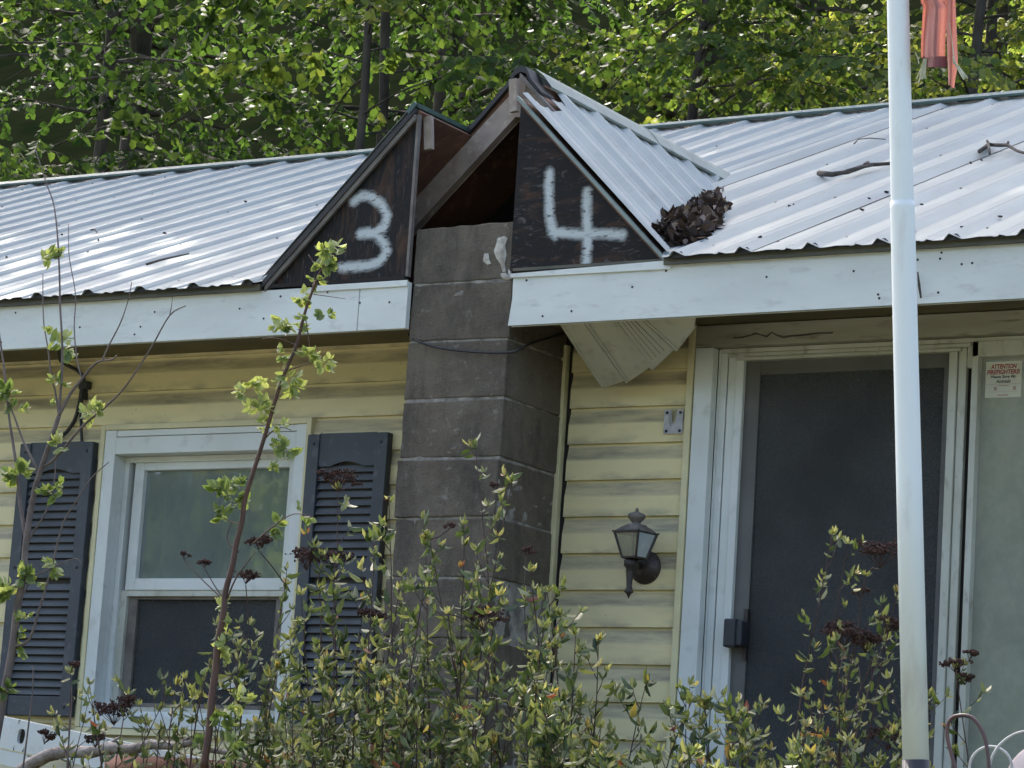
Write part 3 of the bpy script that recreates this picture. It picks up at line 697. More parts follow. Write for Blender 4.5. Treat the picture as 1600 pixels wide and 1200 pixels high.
m = MB(); m.box(.684, .738, .022, .0285, 1.4, 3.484); m.box(.738, 1.424, .024, .0285, 3.437, 3.484); m.box(1.40, 1.424, .024, .0285, 1.4, 3.437); m.build('inner_stile', mottled('grey_aluminium', (.115, .115, .105), (.085, .083, .077), 6, .6), door)
m = MB(); m.box(.680, 1.428, .030, .031, 1.4, 3.484); m.build('insect_screen', M['screen'], door)
m = MB(); m.box(.727, 1.424, .062, .066, 1.4, 3.446); m.build('pane', M['glass3'], door)
m = MB(); m.box(1.482, 1.506, .03, .10, 1.4, 3.43); m.build('door_gap', M['dark'], door)  # solid near-black filler, the shade of the open gap as colour
m = MB(); m.box(1.506, 1.528, -.004, .05, 1.4, 3.512); m.box(1.506, 2.56, -.004, .05, 3.462, 3.512); m.box(2.5, 2.56, -.004, .05, 1.4, 3.462)
sl_ = m.build('sidelight_frame', M['cream'], door, bevel=.002)
m = MB(); m.box(1.528, 2.5, .028, .032, 1.4, 3.462); m.build('pane', M['glass2'], sl_)
m = MB(); n = 90
for i in range(n+1):
    x = 1.50+1.05*i/n; 
    for k in range(12):
        z = 1.45+2.05*k/11; y = .20+.02*math.sin(i*.55+1.5*noise.noise(Vector((i*.1, z*2, 0))))+.02*noise.noise(Vector((x*6, z*4, 2))); m.v.append((x, y, z))
for i in range(n):
    for k in range(11): a = i*12+k; m.f.append((a, a+12, a+13, a+1))
m.build('curtain', M['curtain2'], sl_, smooth=True)
m = MB(); p = at(1146, 989, -.035); m.box(p.x-.034, p.x+.010, -.045, .0, p.z-.047, p.z+.047); m.box(p.x-.004, p.x+.030, -.036, .03, p.z-.042, p.z+.042)
hd = m.build('door_handle', M['blackplastic'], door, bevel=.006)
m = MB(); m.box(p.x+.012, p.x+.026, .01, .028, p.z-.085, p.z+.085); m.build('latch_plate', M['bronze'], hd)
# things seen dimly inside
m = MB(); m.lathe([(0, 0), (.10, 0), (.115, .05), (.10, .12), (.06, .16), (0, .17)], (.78, .55, 2.46), 20); m.build('lamp_shade', mottled('dim_shade', (.5, .5, .45), (.4, .4, .36), 4, .9), door)
m = MB(); m.box(.86, .95, .5, .52, 2.36, 2.46); m.build('paper_note', mottled('yellow_paper', (.55, .5, .2), (.5, .45, .2), 4, .9), door)
m = MB(); pts = [(1146, 528), (1160, 527), (1172, 524), (1180, 521), (1188, 523), (1198, 526), (1206, 519), (1214, 524), (1224, 527), (1236, 525), (1252, 524), (1275, 521), (1300, 520), (1302, 519)]
m.tube([at(x, y, -.028) for x, y in pts], [.0022, .003, .0022, .0035, .002, .0035, .002, .0026, .004, .003, .0035, .003, .0026, .001], 5); m.build('mud_trail', M['twig'], H)
# sticker
q = at(1541, 566, .026); q2 = at(1597, 566, .026); q3 = at(1541, 622, .026)
st = MB(); sw = q2.x-q.x; shh = q.z-q3.z; xx0, zz1 = q.x, q.z; st.box(xx0, xx0+sw, .0255, .0275, zz1-shh, zz1)
stk = tag(st.build('sticker', M['sticker']), 'white rectangular firefighter warning sticker on the sidelight glass', 'sticker')
def text(body, w, x, z, y, mat, par, h=None, shear=0, bold=0, name='lettering'):
    cu = bpy.data.curves.new('t', 'FONT'); cu.body = body; cu.align_x = 'CENTER'; cu.align_y = 'CENTER'; cu.size = 1; cu.shear = shear; cu.offset = bold; cu.resolution_u = 3
    o = bpy.data.objects.new('t', cu); S.collection.objects.link(o); bpy.context.view_layer.update()
    me = bpy.data.meshes.new_from_object(o.evaluated_get(bpy.context.evaluated_depsgraph_get())); bpy.data.objects.remove(o)
    xs = [v.co.x for v in me.vertices]; zs = [v.co.y for v in me.vertices]; sx_ = w/(max(xs)-min(xs)); sz_ = (h/(max(zs)-min(zs))) if h else sx_
    cx = (max(xs)+min(xs))/2; cz = (max(zs)+min(zs))/2
    for v in me.vertices: v.co = Vector((x+(v.co.x-cx)*sx_, y, z+(v.co.y-cz)*sz_))
    return link(name, me, mat, par)
cx_ = xx0+sw/2
text('ATTENTION', sw*.72, cx_, zz1-.016, .0248, M['red'], stk, .0155, .15, .035); text('FIREFIGHTERS!', sw*.92, cx_, zz1-.034, .0248, M['red'], stk, .0155, .15, .035)
text('Please Save My', sw*.72, cx_, zz1-.0505, .0248, M['ink'], stk, .012, .2, .03); text('Animals', sw*.42, cx_, zz1-.0645, .0248, M['ink'], stk, .011, .2, .03)
m = MB(); m.box(xx0+.004, xx0+sw-.004, .0248, .0252, zz1-.0745, zz1-.0735); m.box(xx0+.01, xx0+sw-.01, .0248, .0252, zz1-.0988, zz1-.0982)
for dx in (.03, .095):
    m.box(xx0+dx, xx0+dx+.010, .0248, .0252, zz1-.094, zz1-.082)
m.box(xx0+.045, xx0+.08, .0248, .0252, zz1-.080, zz1-.0775); m.box(cx_-.018, cx_+.018, .0248, .0252, zz1-.112, zz1-.1075)
m.build('small_print', M['pinkprint'], stk)

# ---------------- wall fittings ----------------
# lantern
lc = at(994, 850, -.14); L = empty('wall_lantern', (lc.x, 0, lc.z-.05), 'tarnished bronze coach lantern with dusty glass mounted on the yellow siding', 'wall lamp')
x, y, z = lc.x, -.14, lc.z
bp_ = at(1006, 886, -.03)
m = MB(); m.lathe([(0, .040), (.020, .038), (.040, .030), (.050, .014), (.056, .010), (.058, 0)], (bp_.x, -.016, bp_.z), 28, (0, -1, 0)); m.build('backplate', M['bronze'], L, smooth=True)
def zp(py): return at(994, py, -.14).z
m = MB(); m.tube([(bp_.x, -.04, bp_.z), (bp_.x-.005, -.09, bp_.z+.004), (x-.004, -.125, zp(884)), (x-.004, -.14, zp(880))], [.014, .012, .011, .011], 10)
m.build('arm', M['bronze'], L, smooth=True)
xb = at(984, 900, -.14).x
m = MB(); m.lathe([(0, zp(936)), (.004, zp(932)), (.008, zp(928)), (.016, zp(925)), (.011, zp(920)), (.009, zp(916)), (.013, zp(895)), (.014, zp(888)), (.022, zp(884)), (.022, zp(876)), (.014, zp(872)), (0, zp(871))], (xb, -.14, 0), 16)
m.build('stem', M['bronze'], L, smooth=True)
zt_, zb_ = zp(833), zp(872); rt, rb = .072, .041
def ring4(r, zz, rot=.62): return [Vector((x-.004+r*math.cos(rot+k*math.pi/2), -.14+r*math.sin(rot+k*math.pi/2), zz)) for k in range(4)]
T4, B4 = ring4(rt, zt_), ring4(rb, zb_)
m = MB()
for k in range(4):
    m.tube([T4[k], B4[k]], .0045, 6); m.tube([T4[k], T4[(k+1) % 4]], .004, 6); m.tube([B4[k], B4[(k+1) % 4]], .004, 6); m.tube([T4[k], T4[k]+(T4[k]-Vector((x-.004, -.14, zt_))).normalized()*.008+Vector((0, 0, .004))], [.005, .002], 6)
m.add(B4, [(0, 1, 2, 3)]); m.build('lantern_cage', M['bronze'], L)
m = MB()
for k in range(4): m.add([T4[k]*.985+Vector((x-.004, -.14, zt_))*.015, T4[(k+1) % 4]*.985+Vector((x-.004, -.14, zt_))*.015, B4[(k+1) % 4], B4[k]], [(0, 1, 2, 3)])
m.build('lantern_glass', M['lampglass'], L)
m = MB(); R1 = ring4(rt+.003, zt_+.002); R2 = ring4(.048, zp(824)); R3 = ring4(.038, zp(822)); m.add(R1+R2+R3, [(k, (k+1) % 4, 4+(k+1) % 4, 4+k) for k in range(4)]+[(4+k, 4+(k+1) % 4, 8+(k+1) % 4, 8+k) for k in range(4)])
m.lathe([(.040, zp(826)), (.036, zp(821)), (.018, zp(819)), (.014, zp(817)), (.020, zp(814)), (.029, zp(809)), (.030, zp(806)), (.026, zp(803)), (.014, zp(801)), (.005, zp(799)), (.006, zp(797)), (.003, zp(794)), (0, zp(793))], (x-.004, -.14, 0), 20)
m.build('lantern_hood', M['lanternroof'], L)
# tin bracket
a = at(1040, 642, -.02); b = at(1067, 677, -.02)
m = MB(); x0, x1, z0, z1 = a.x, b.x, b.z, a.z
w = (x1-x0)
m.prism([(x0, -.026, z0), (x1, -.026, z0), (x1, -.026, z0+.25*(z1-z0)), (x1-.002, -.026, z1), (x1-.30*w, -.026, z1), (x1-.42*w, -.026, z0+.42*(z1-z0)), (x0+.42*w, -.026, z0+.42*(z1-z0)), (x0+.34*w, -.026, z1), (x0, -.026, z1)], (0, .003, 0))
m.tube([(x0+.3*w, -.03, z1-.01), (x0+.30*w, -.032, z0+.5*(z1-z0)), (x0+.38*w, -.03, z0+.3*(z1-z0))], .003, 6)
pb = tag(m.build('wall_bracket', M['tin'], bevel=.001), 'small pale tin bracket screwed to the siding above the lantern', 'bracket')
for sx_ in (x0+.010, x1-.010):
    for sz_ in (z0+.008, z1-.008):
        m = MB(); m.lathe([(0, 0), (.0055, 0), (.0045, .003), (0, .004)], (sx_, -.026, sz_), 8, (0, -1, 0)); m.build('screw', M['black'], pb)
# cables
def cable(pts, Y, r, lab, name='cable', mat='rubber', cat='cable'):
    P = [at(x, y, yy) for (x, y), yy in zip(pts, Y if hasattr(Y, '__len__') else [Y]*len(pts))]
    Q = []
    for i in range(len(P)-1):
        p0, p1, p2, p3 = P[max(i-1, 0)], P[i], P[i+1], P[min(i+2, len(P)-1)]
        for k in range(6):
            t_ = k/6; Q.append(.5*((2*p1)+(p2-p0)*t_+(2*p0-5*p1+4*p2-p3)*t_*t_+(3*p1-p0-3*p2+p3)*t_**3))
    Q.append(P[-1]); m = MB(); m.tube(Q, r, 7); return tag(m.build(name, M[mat], smooth=True), lab, cat)
cable([(638, 522), (648, 531), (680, 542), (720, 548), (765, 551), (800, 550), (812, 545), (830, 537), (848, 531), (885, 520)], [-.30, -.412, -.418, -.42, -.42, -.414, -.40, -.31, -.20, -.05], .0042, 'thin black cable looped across the chimney blocks')
wr = cable([(92, 520), (90, 545), (94, 562), (108, 572), (122, 580), (131, 592), (128, 605), (124, 630), (117, 655), (104, 675), (84, 688)], [-.3, -.2, -.08, -.04, -.035, -.03, -.03, -.03, -.03, -.03, -.03], .0075, 'thick black cable coming down from the left eave to the shutter')
cable([(133, 598), (129, 615), (126, 640), (127, 670), (128, 700)], -.028, .006, 'black cable running straight down from the wall clamp behind the left shutter')
p = at(133, 602, -.03); m = MB(); m.box(p.x-.022, p.x+.022, -.045, -.012, p.z-.016, p.z+.014); m.box(p.x-.006, p.x+.006, -.05, -.012, p.z-.055, p.z-.016); tag(m.build('cable_clamp', M['blackplastic'], bevel=.003), 'black cable clamp on the siding left of the window', 'clamp')

# ---------------- leaf pile, roof twigs ----------------
def on_roof(x, y, h=0.02):                              # pixel -> main roof plane
    n = Vector((0, -math.sin(R_(22.7)), math.cos(R_(22.7)))); P0 = Vector((0, Y0, Z0)); d = Vector(ray(x, y)); c = Vector(CAM); t_ = ((P0-c).dot(n))/d.dot(n); return c+d*t_+n*h
rl = random.Random(11); P = []; Dv = []; Ss = []; Ti = []
va, vb = on_roof(1058, 388), on_roof(1112, 328)
for i in range(2400):
    f = rl.random(); c = va.lerp(vb, f); wdt = .105*(1-.5*abs(f-.35)); u = rl.uniform(-1, 1)*rl.random()**.3; top = max(0, 1-u*u)*.060*(1-.5*f)
    p = c+Vector((u*wdt, .35*u*wdt*0, 0)); base = max(zr(p.y), zd(p.x) if p.x > DX else 0); p.z = base+.015+rl.random()*top
    P.append(p); Dv.append(rv(rl)); Ss.append(rl.uniform(.02, .045)); Ti.append(rl.random()**1.3)
for i in range(60):
    p = on_roof(rl.uniform(1100, 1132), rl.uniform(300, 345), .02); P.append(p); Dv.append(rv(rl)); Ss.append(.025); Ti.append(rl.uniform(.4, 1))
pile = leaves('dead_leaves', P, Dv, Ss, np.array(Ti), M['deadleaf'], None, 1.2, 3)
tag(pile, 'heap of dead brown leaves caught in the right roof valley', 'leaf pile', kind='stuff')
def twig(pts, r, lab, side=()):
    P = [on_roof(x, y, .03) for x, y in pts]; m = MB(); m.tube(P, [r*(1-.5*i/len(P)) for i in range(len(P))], 6)
    for s_ in side: m.tube([on_roof(x, y, .035) for x, y in s_], r*.6, 5)
    return tag(m.build('twig', M['twig'], smooth=True), lab, 'twig')
twig([(1281, 283), (1302, 285), (1325, 281), (1348, 273), (1358, 270), (1390, 268), (1402, 262)], .011, 'thick fallen twig lying on the metal roof just left of the pole', [[(1325, 281), (1345, 276), (1365, 272)], [(1352, 272), (1358, 268)]])
twig([(1532, 249), (1546, 238), (1560, 239), (1576, 239), (1590, 248), (1615, 256)], .009, 'forked fallen twig on the roof at the far right', [[(1546, 238), (1548, 255)], [(1546, 238), (1544, 234)], [(1576, 239), (1577, 236)]])
twig([(231, 425), (250, 419), (266, 415), (280, 412), (297, 408)], .005, 'thin fallen twig lying on the left part of the metal roof')
twig([(1336, 236), (1342, 229), (1360, 227), (1385, 229)], .003, 'hair thin curved twig on the roof above the thick one')
twig([(143, 370), (150, 369), (153, 374)], .004, 'tiny bent twig high on the left part of the roof')
# debris specks
m = MB()
for i in range(34):
    x = rl.choice([rl.uniform(0, 420), rl.uniform(1150, 1600)]); y = rl.uniform(250, 430)
    p = on_roof(x, y, .012)
    if p.y > RY-.1 or p.y < Y0 or DX-.8 < p.x < DX+.8: continue
    s_ = rl.uniform(.002, .006); m.box(p.x-s_, p.x+s_, p.y-s_*1.4, p.y+s_*1.4, p.z-.002, p.z+.004, .002)
tag(m.build('roof_debris', M['deadleaf']), 'scattered dark specks of leaf debris on the metal roof', 'debris', kind='stuff')
m = MB(); m.tube([at(1434, 425, -.44), at(1436, 445, -.45), at(1439, 466, -.44)], [.002, .005, .003], 6); tag(m.build('twig', M['twig']), 'short twig caught on the white fascia right of the pole', 'twig')

# ---------------- flagpole and flag ----------------
PY = -3.6
tp, jt, bt = at(1402, -60, PY), at(1410, 318, PY), at(1431, 1190, PY)
dirp = (bt-tp).normalized(); gb = bt+dirp*((bt.z-gz(bt.x, PY)+.05)/-dirp.z); topp = tp-dirp*.6
FP = empty('flagpole', (gb.x, gb.y, gz(gb.x, gb.y)), 'white painted metal flagpole standing in front of the patio door', 'flagpole')
m = MB(); m.tube([topp, topp+dirp*.3, jt+dirp*.004, jt+dirp*.01], [.0210, .0213, .02255, .0226], 28); m.build('upper_pole', M['pole'], FP, smooth=True)
m = MB(); m.tube([jt-dirp*.002, jt+dirp*.01, jt+dirp*.3, (jt+bt)/2, bt], [.0240, .02402, .0242, .0247, .0252], 28); m.build('lower_pole', M['pole'], FP, smooth=True)
m = MB(); m.tube([bt-dirp*.002, gb], [.0262, .028], 20); m.build('ground_sleeve', M['blackplastic'], FP, smooth=True)
m = MB(); m.lathe([(.0, .06), (.02, .05), (.03, .03), (.02, .01), (.012, 0), (.02, -.01), (.021, -.03)], topp, 16); m.build('finial', M['pole'], FP, smooth=True)
m = MB(); fy = PY+.02; nu, nv = 16, 26
def fp(x, y, dy=0): return at(x, y, fy+dy)
for j in range(nv+1):
    v = j/nv; y = -70+160*v
    for i in range(nu+1):
        u = i/nu; x = 1441+38*u+(-4 if v < .5 else 0)+2*math.sin(v*5); m.v.append(fp(x, y, .025*math.sin(u*7+v*1.2)+.008*math.sin(u*19)))
for j in range(nv):
    for i in range(nu): a = j*(nu+1)+i; m.f.append((a, a+1, a+nu+2, a+nu+1))
fl = tag(m.build('flag', M['flag'], smooth=True), 'tattered faded red flag remnant hanging beside the pole top', 'flag')
m = MB(); n = 12; nb = []
for i in range(n+1):
    u = i/n; x = 1442+38*u; a = fp(x, 88, .025*math.sin(u*7+1.2)-.004); b = fp(x-1, 105, .025*math.sin(u*7+1.2)-.004); m.v += [a, b]
for i in range(n): m.f.append((2*i, 2*i+2, 2*i+3, 2*i+1))
m.build('hem', M['flaghem'], fl)
m = MB(); nu, nv = 6, 20                               # second torn strip
for j in range(nv+1):
    v = j/nv; y = -70+202*v
    for i in range(nu+1):
        u = i/nu; wdt = 16 if v < .85 else 16*(1-(v-.85)*3); x = 1474+8*v+u*wdt; m.v.append(fp(x, y+(6*u if j == nv else 0), .03+.012*math.sin(u*5+v*3)))
for j in range(nv):
    for i in range(nu): a = j*(nu+1)+i; m.f.append((a, a+1, a+nu+2, a+nu+1))
m.build('torn_strip', M['flag'], fl, smooth=True)
m = MB(); rf_ = random.Random(4)
def rag(pts, w):
    m.tube([fp(x, y, .01) for x, y in pts], [w*(.4+.6*rf_.random()) for _ in pts], 5)
for k in range(6): rag([(1444+k*.8, 92), (1440+k*1.3, 104), (1436+k*1.8+rf_.uniform(-2, 2), 116), (1432+k*3, 130+rf_.uniform(-8, 3))], .0022)
for k in range(6): rag([(1489, 88+k*2), (1495+k*.6, 104), (1500+k, 114), (1506+k*1.2, 122+rf_.uniform(-6, 3))], .0020)
rag([(1483, 35), (1487, 60), (1489, 80), (1492, 100)], .0015); rag([(1430, 82), (1434, 90), (1436, 100)], .002)
m.build('frayed_threads', M['fringe'], fl)
#EOF_PART1
M['stem_twig'] = mottled('reddish_twig', (.075, .036, .026), (.03, .019, .016), 25, .7)
# ---------------- trees behind the house ----------------
def curve(p, d, L, n, sag, r, wob=.25):
    pts = [Vector(p)]; d = Vector(d).normalized()
    for i in range(n):
        d = (d+Vector((r.gauss(0, wob), r.gauss(0, wob), r.gauss(0, wob)-sag))/n*1.6).normalized(); pts.append(pts[-1]+d*(L/n))
    return pts
def hang_leaves(tw, r, P, D, Sz, Ti, n, size, tb, droop=.9):
    """alternate leaves hanging from a twig"""
    m = len(tw)-1
    for k in range(n):
        f = (k+.5)/n*m; i = min(int(f), m-1); p = tw[i].lerp(tw[i+1], f-i); ax = (tw[i+1]-tw[i]).normalized()
        sd = ax.cross(Vector((0, 0, 1)))
        if sd.length < .1: sd = Vector((1, 0, 0))
        sd.normalize(); s_ = 1 if k % 2 else -1
        d = sd*s_*(.6+.3*r.random())+ax*.45+Vector((0, 0, -droop*(.4+.9*r.random())))+rv(r)*.25
        P.append(p); D.append(d); Sz.append(size*r.uniform(.65, 1.2)); Ti.append(tb+r.gauss(0, .16))
def tree(x, y, h, lab, seed, rad, zlo, zhi, nl, leaf, tb, trunk_r, lean=(0, 0), top=1300, dens=1.0, droop=.9):
    near = y < 10; thr = (-.12 if x < -5.5 else -.25) if y < 14 else -.4;  top = 4800 if near else 300; h = 15.6 if near else h
    r = random.Random(seed); z0 = hz(x, y)-.1 if y > 7.4 else gz_all(x, y)-.05
    T = empty('deciduous_tree', (x, y, z0), lab, 'tree', 'trees on the slope behind the house')
    n = 14; pts = []
    for i in range(n+1):
        f = i/n; pts.append(Vector((x+lean[0]*f*h+.25*noise.noise(Vector((seed, f*3, 0))), y+lean[1]*f*h+.25*noise.noise(Vector((seed, f*3, 5))), z0+h*f)))
    m = MB(); m.tube(pts, [trunk_r*(1.0-.85*i/n) for i in range(n+1)], 12); m.build('trunk', M['bark'], T, smooth=True)
    def tp_(z):
        f = min(.999, max(0, (z-z0)/h))*n; i = int(f); return pts[i].lerp(pts[i+1], f-i)
    lm = MB(); P = []; D = []; Sz = []; Ti = []
    for k in range(nl):
        z = r.uniform(zlo-.8, zhi+.6); a = r.uniform(0, 2*math.pi); p = tp_(z); L = rad*r.uniform(.55, 1.15)
        lb = curve(p, (math.cos(a), math.sin(a), r.uniform(.0, .45)), L, 8, .30, r, .35)
        lt = r.gauss(0, .16)
        lm.tube(lb, [max(.004, trunk_r*.22*(1-i/9.)) for i in range(9)], 5, False)
        for j in range(1, 9):
            for q in range(2 if j > 2 else 1):
                if noise.noise(Vector((lb[j].x*1.1, lb[j].y*.6, lb[j].z*2.0))+Vector((7.3, 1.1, 2.2))) < thr: continue
                s_ = 1 if (j+q) % 2 else -1
                ax = (lb[j]-lb[j-1]).normalized(); sd = ax.cross(Vector((0, 0, 1))).normalized()
                tw = curve(lb[j], ax*.7+sd*s_*r.uniform(.5, 1)+Vector((0, 0, r.uniform(-.1, .25))), r.uniform(.35, .85), 4, .45, r, .2)
                if r.random() < .5: lm.tube(tw, [.004, .0035, .003, .0025, .002], 3, False)
                hang_leaves(tw, r, P, D, Sz, Ti, int(r.uniform(13, 22)*dens), leaf*.74, tb+lt, droop)
    lm.build('branches', M['bark'], T)
    # unseen upper crown, made wider and denser on near trees to shade the roof
    ctop = z0+h; zc0 = zhi+(2.4 if near else .3)
    for k in range(top):
        f = r.random(); z = zc0+(ctop+1.0-zc0)*f; R = rad*(1.6 if near else 1.1)*math.sin(math.pi*min(1, .15+.85*(1-f)*.9+.05))+.3; a = r.uniform(0, 6.283); q = math.sqrt(r.random())*R
        c = tp_(min(z, ctop-.05))
        if k >= top: break
        cl = Vector((c.x+q*math.cos(a), c.y+q*math.sin(a), z))
        if noise.noise(cl*.55+Vector((seed, 0, 0))) < -.12: continue
        for _ in range(3): P.append(cl+rv(r)*.22); D.append(rv(r)+Vector((0, 0, -.6))); Sz.append(r.uniform(.16, .27)); Ti.append(tb+r.gauss(0, .15))
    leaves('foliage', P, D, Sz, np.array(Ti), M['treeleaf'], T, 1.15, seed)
    return T
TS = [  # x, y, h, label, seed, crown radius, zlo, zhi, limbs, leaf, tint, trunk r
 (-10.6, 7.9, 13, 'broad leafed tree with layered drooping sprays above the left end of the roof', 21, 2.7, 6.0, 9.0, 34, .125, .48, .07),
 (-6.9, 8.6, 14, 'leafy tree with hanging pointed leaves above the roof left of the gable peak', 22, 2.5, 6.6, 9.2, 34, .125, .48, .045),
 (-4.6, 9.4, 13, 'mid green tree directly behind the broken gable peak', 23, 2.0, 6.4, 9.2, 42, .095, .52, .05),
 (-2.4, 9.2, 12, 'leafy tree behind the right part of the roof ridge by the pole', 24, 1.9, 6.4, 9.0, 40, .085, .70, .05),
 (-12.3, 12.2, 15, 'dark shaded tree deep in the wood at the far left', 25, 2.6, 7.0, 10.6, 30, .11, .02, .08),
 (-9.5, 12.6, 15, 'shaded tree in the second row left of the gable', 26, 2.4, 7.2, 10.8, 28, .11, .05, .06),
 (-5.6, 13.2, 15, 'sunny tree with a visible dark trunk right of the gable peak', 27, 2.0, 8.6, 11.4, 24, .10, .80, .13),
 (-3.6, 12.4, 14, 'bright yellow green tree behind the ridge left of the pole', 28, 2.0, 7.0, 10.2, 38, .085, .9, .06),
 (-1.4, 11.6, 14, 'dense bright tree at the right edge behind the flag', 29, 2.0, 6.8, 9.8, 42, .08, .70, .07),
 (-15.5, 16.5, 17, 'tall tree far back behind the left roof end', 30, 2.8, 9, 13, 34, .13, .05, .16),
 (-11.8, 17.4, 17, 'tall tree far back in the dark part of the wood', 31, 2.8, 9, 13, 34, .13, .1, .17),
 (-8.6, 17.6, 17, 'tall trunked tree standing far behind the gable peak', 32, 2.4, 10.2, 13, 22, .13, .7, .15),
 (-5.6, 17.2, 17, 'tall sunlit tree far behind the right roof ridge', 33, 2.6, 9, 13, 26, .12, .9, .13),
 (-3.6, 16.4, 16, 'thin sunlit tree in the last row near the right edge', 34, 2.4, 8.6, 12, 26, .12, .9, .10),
]
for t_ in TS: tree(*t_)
# upper storey that shades the roof
# bare slender trunks visible in the gap right of the gable
# ---------------- shrubs in front ----------------
def seed_head(c, R, r, par, n=46):
    m = MB(); c = Vector(c); base = c+Vector((0, 0, -R*.75)); R = R*1.1; k_ = max(4, int(n/5))
    for u in range(k_):
        a = r.uniform(0, 6.283); q = math.sqrt(r.random())*R; um = c+Vector((q*math.cos(a), q*math.sin(a)*.8, R*.25*(1-(q/R)**2)+r.uniform(-.28, .22)*R))
        m.tube([base, base.lerp(um, .6)+rv(r)*R*.08, um], [.0010, .0008, .0006], 3, False)
        for w in range(15):
            p = um+Vector((r.gauss(0, 1), r.gauss(0, 1), r.gauss(0, .45)))*R*.17
            m.tube([um, p], [.0005, .0004], 3, False); s_ = r.uniform(.0020, .0042); d = (rv(r)+Vector((0, 0, .5)))*.0035
            m.tube([p-d, p, p+d], [s_*.4, s_, s_*.5], 4)
    return m.build('flower_head', M['seed'], par)
def spirea(name, lab, base, tips, seed, leaf=.036, dens=1.0, stemmat='stem_twig', leafmat='bushleaf', fill=0, grp='leafy bushes crowding the front of the house', heads=(), tint0=.36):
    r = random.Random(seed); bx, by = base; b0 = gz_all(bx, by)
    B = empty(name, (bx, by, b0), lab, 'bush', grp); sm_ = MB(); P = []; D = []; Sz = []; Ti = []
    ends = []
    for (tx, ty, tY) in tips:
        t3 = at(tx, ty, tY); s0 = Vector((bx+r.gauss(0, .07), by+r.gauss(0, .07), b0-.03)); L = (t3-s0).length
        c1 = s0.lerp(t3, .45)+Vector((r.gauss(0, .05), r.gauss(0, .05), .10*L)) if L > .3 else s0.lerp(t3, .5)
        n = 14; pts = []
        for i in range(n+1):
            f = i/n; p = s0*(1-f)**2+c1*2*f*(1-f)+t3*f*f; p = p+Vector((noise.noise(Vector((seed, f*6, tx))), noise.noise(Vector((seed, f*6, ty+9))), 0))*.018*math.sin(math.pi*f); pts.append(p)
        sm_.tube(pts, [.0045-.0034*i/n for i in range(n+1)], 5); ends.append((pts[-1], (pts[-1]-pts[-2]).normalized()))
        # side shoots with leaves
        L = (t3-s0).length; k = .30
        while k < .99:
            i = int(k*n); p = pts[i].lerp(pts[min(i+1, n)], k*n-i); ax = (pts[min(i+1, n)]-pts[max(i-1, 0)]).normalized()
            a = rv(r); a = (a-ax*a.dot(ax)).normalized(); sl_len = r.uniform(.03, .17)*(1.1-k*.6)
            tw = curve(p, a*.8+ax*.6+Vector((0, 0, .3)), sl_len, 3, -.2, r, .2)
            sm_.tube(tw, [.0016, .0014, .0011, .0008], 3, False)
            for q in range(int(r.uniform(4, 8)*dens)):
                f = r.random()**.6*3; ii = min(int(f), 2); pp = tw[ii].lerp(tw[ii+1], f-ii); ax2 = (tw[ii+1]-tw[ii]).normalized()
                P.append(pp); D.append(rv(r)*1.0+ax2*.5+Vector((0, 0, -.1))); Sz.append(leaf*r.uniform(.35, 1.45)); Ti.append(tint0+r.gauss(0, .24)+(.25 if r.random() < .14 else 0))
            tipc = r.random()
            for q in range(4):
                P.append(tw[-1]); D.append((tw[-1]-tw[-2]).normalized()+rv(r)*.9+Vector((0, 0, .15))); Sz.append(leaf*r.uniform(.35, .9))
                Ti.append(r.uniform(.5, .86) if tipc < .90 else r.uniform(.88, 1.0))
            k += r.uniform(.026, .064)/dens
        for q in range(7):
            P.append(pts[-1]); D.append(ends[-1][1]*.8+rv(r)*.7); Sz.append(leaf*r.uniform(.6, .9)); Ti.append(r.uniform(.66, .97) if q < 4 else r.uniform(.4, .7))
    sm_.build('stems', M[stemmat], B); leaves('foliage', P, D, Sz, np.array(Ti), M[leafmat], B, .50, seed)
    for (hx, hy, hR, hY) in heads:
        c = at(hx, hy, hY); near = min((e[0] for e in ends), key=lambda e: (e-c).length)
        st_ = MB(); st_.tube([near, near.lerp(c, .5)+Vector((0, 0, -.01)), c+Vector((0, 0, -hR*.8))], [.0018, .0016, .0014], 4); st_.build('twig', M[stemmat], B)
        seed_head(c, hR, r, B, int(60*min(1.4, hR/.04)))
    return B
def prof(x):                                             # outline of the bushes in the photograph
    K = [(280, 1120), (330, 1010), (420, 960), (470, 870), (520, 838), (560, 830), (610, 860), (660, 842), (720, 850), (790, 880), (850, 900), (885, 985), (930, 1010), (960, 1090), (1010, 1070), (1060, 1090), (1100, 1105), (1150, 1120), (1200, 1110), (1240, 1060), (1300, 1000), (1380, 1000), (1450, 1090)]
    return float(np.interp(x, [k[0] for k in K], [k[1] for k in K]))
def mk_tips(x0, x1, n, Y, seed, spread=150, dy=0):
    r = random.Random(seed); out = []; n = int(n*.95+.5)
    for k in range(n):
        x = x0+(x1-x0)*(k+.5)/n+r.uniform(-12, 12); out.append((x, prof(x)+dy+(0 if r.random() < .22 else 20+spread*1.3*r.random()**.7), Y+r.uniform(-.25, .25)))
    return out
def bxy(px, Y): p = at(px, 1200, Y); return (p.x, Y)
BY = -2.1
spirea('leafy_bush', 'bush in front of the window right jamb with sunlit yellow leaves', bxy(400, BY), mk_tips(330, 470, 12, BY, 1, 190), 41, heads=((405, 845, .032, BY), (385, 900, .03, BY)))
spirea('leafy_bush', 'tall bush in front of the right hand shutter with reddish brown flower head on top', bxy(520, BY), mk_tips(455, 580, 15, BY, 2, 230)+[(528, 765, BY)], 42, heads=((530, 748, .048, BY), (480, 870, .05, BY), (520, 872, .045, BY)))
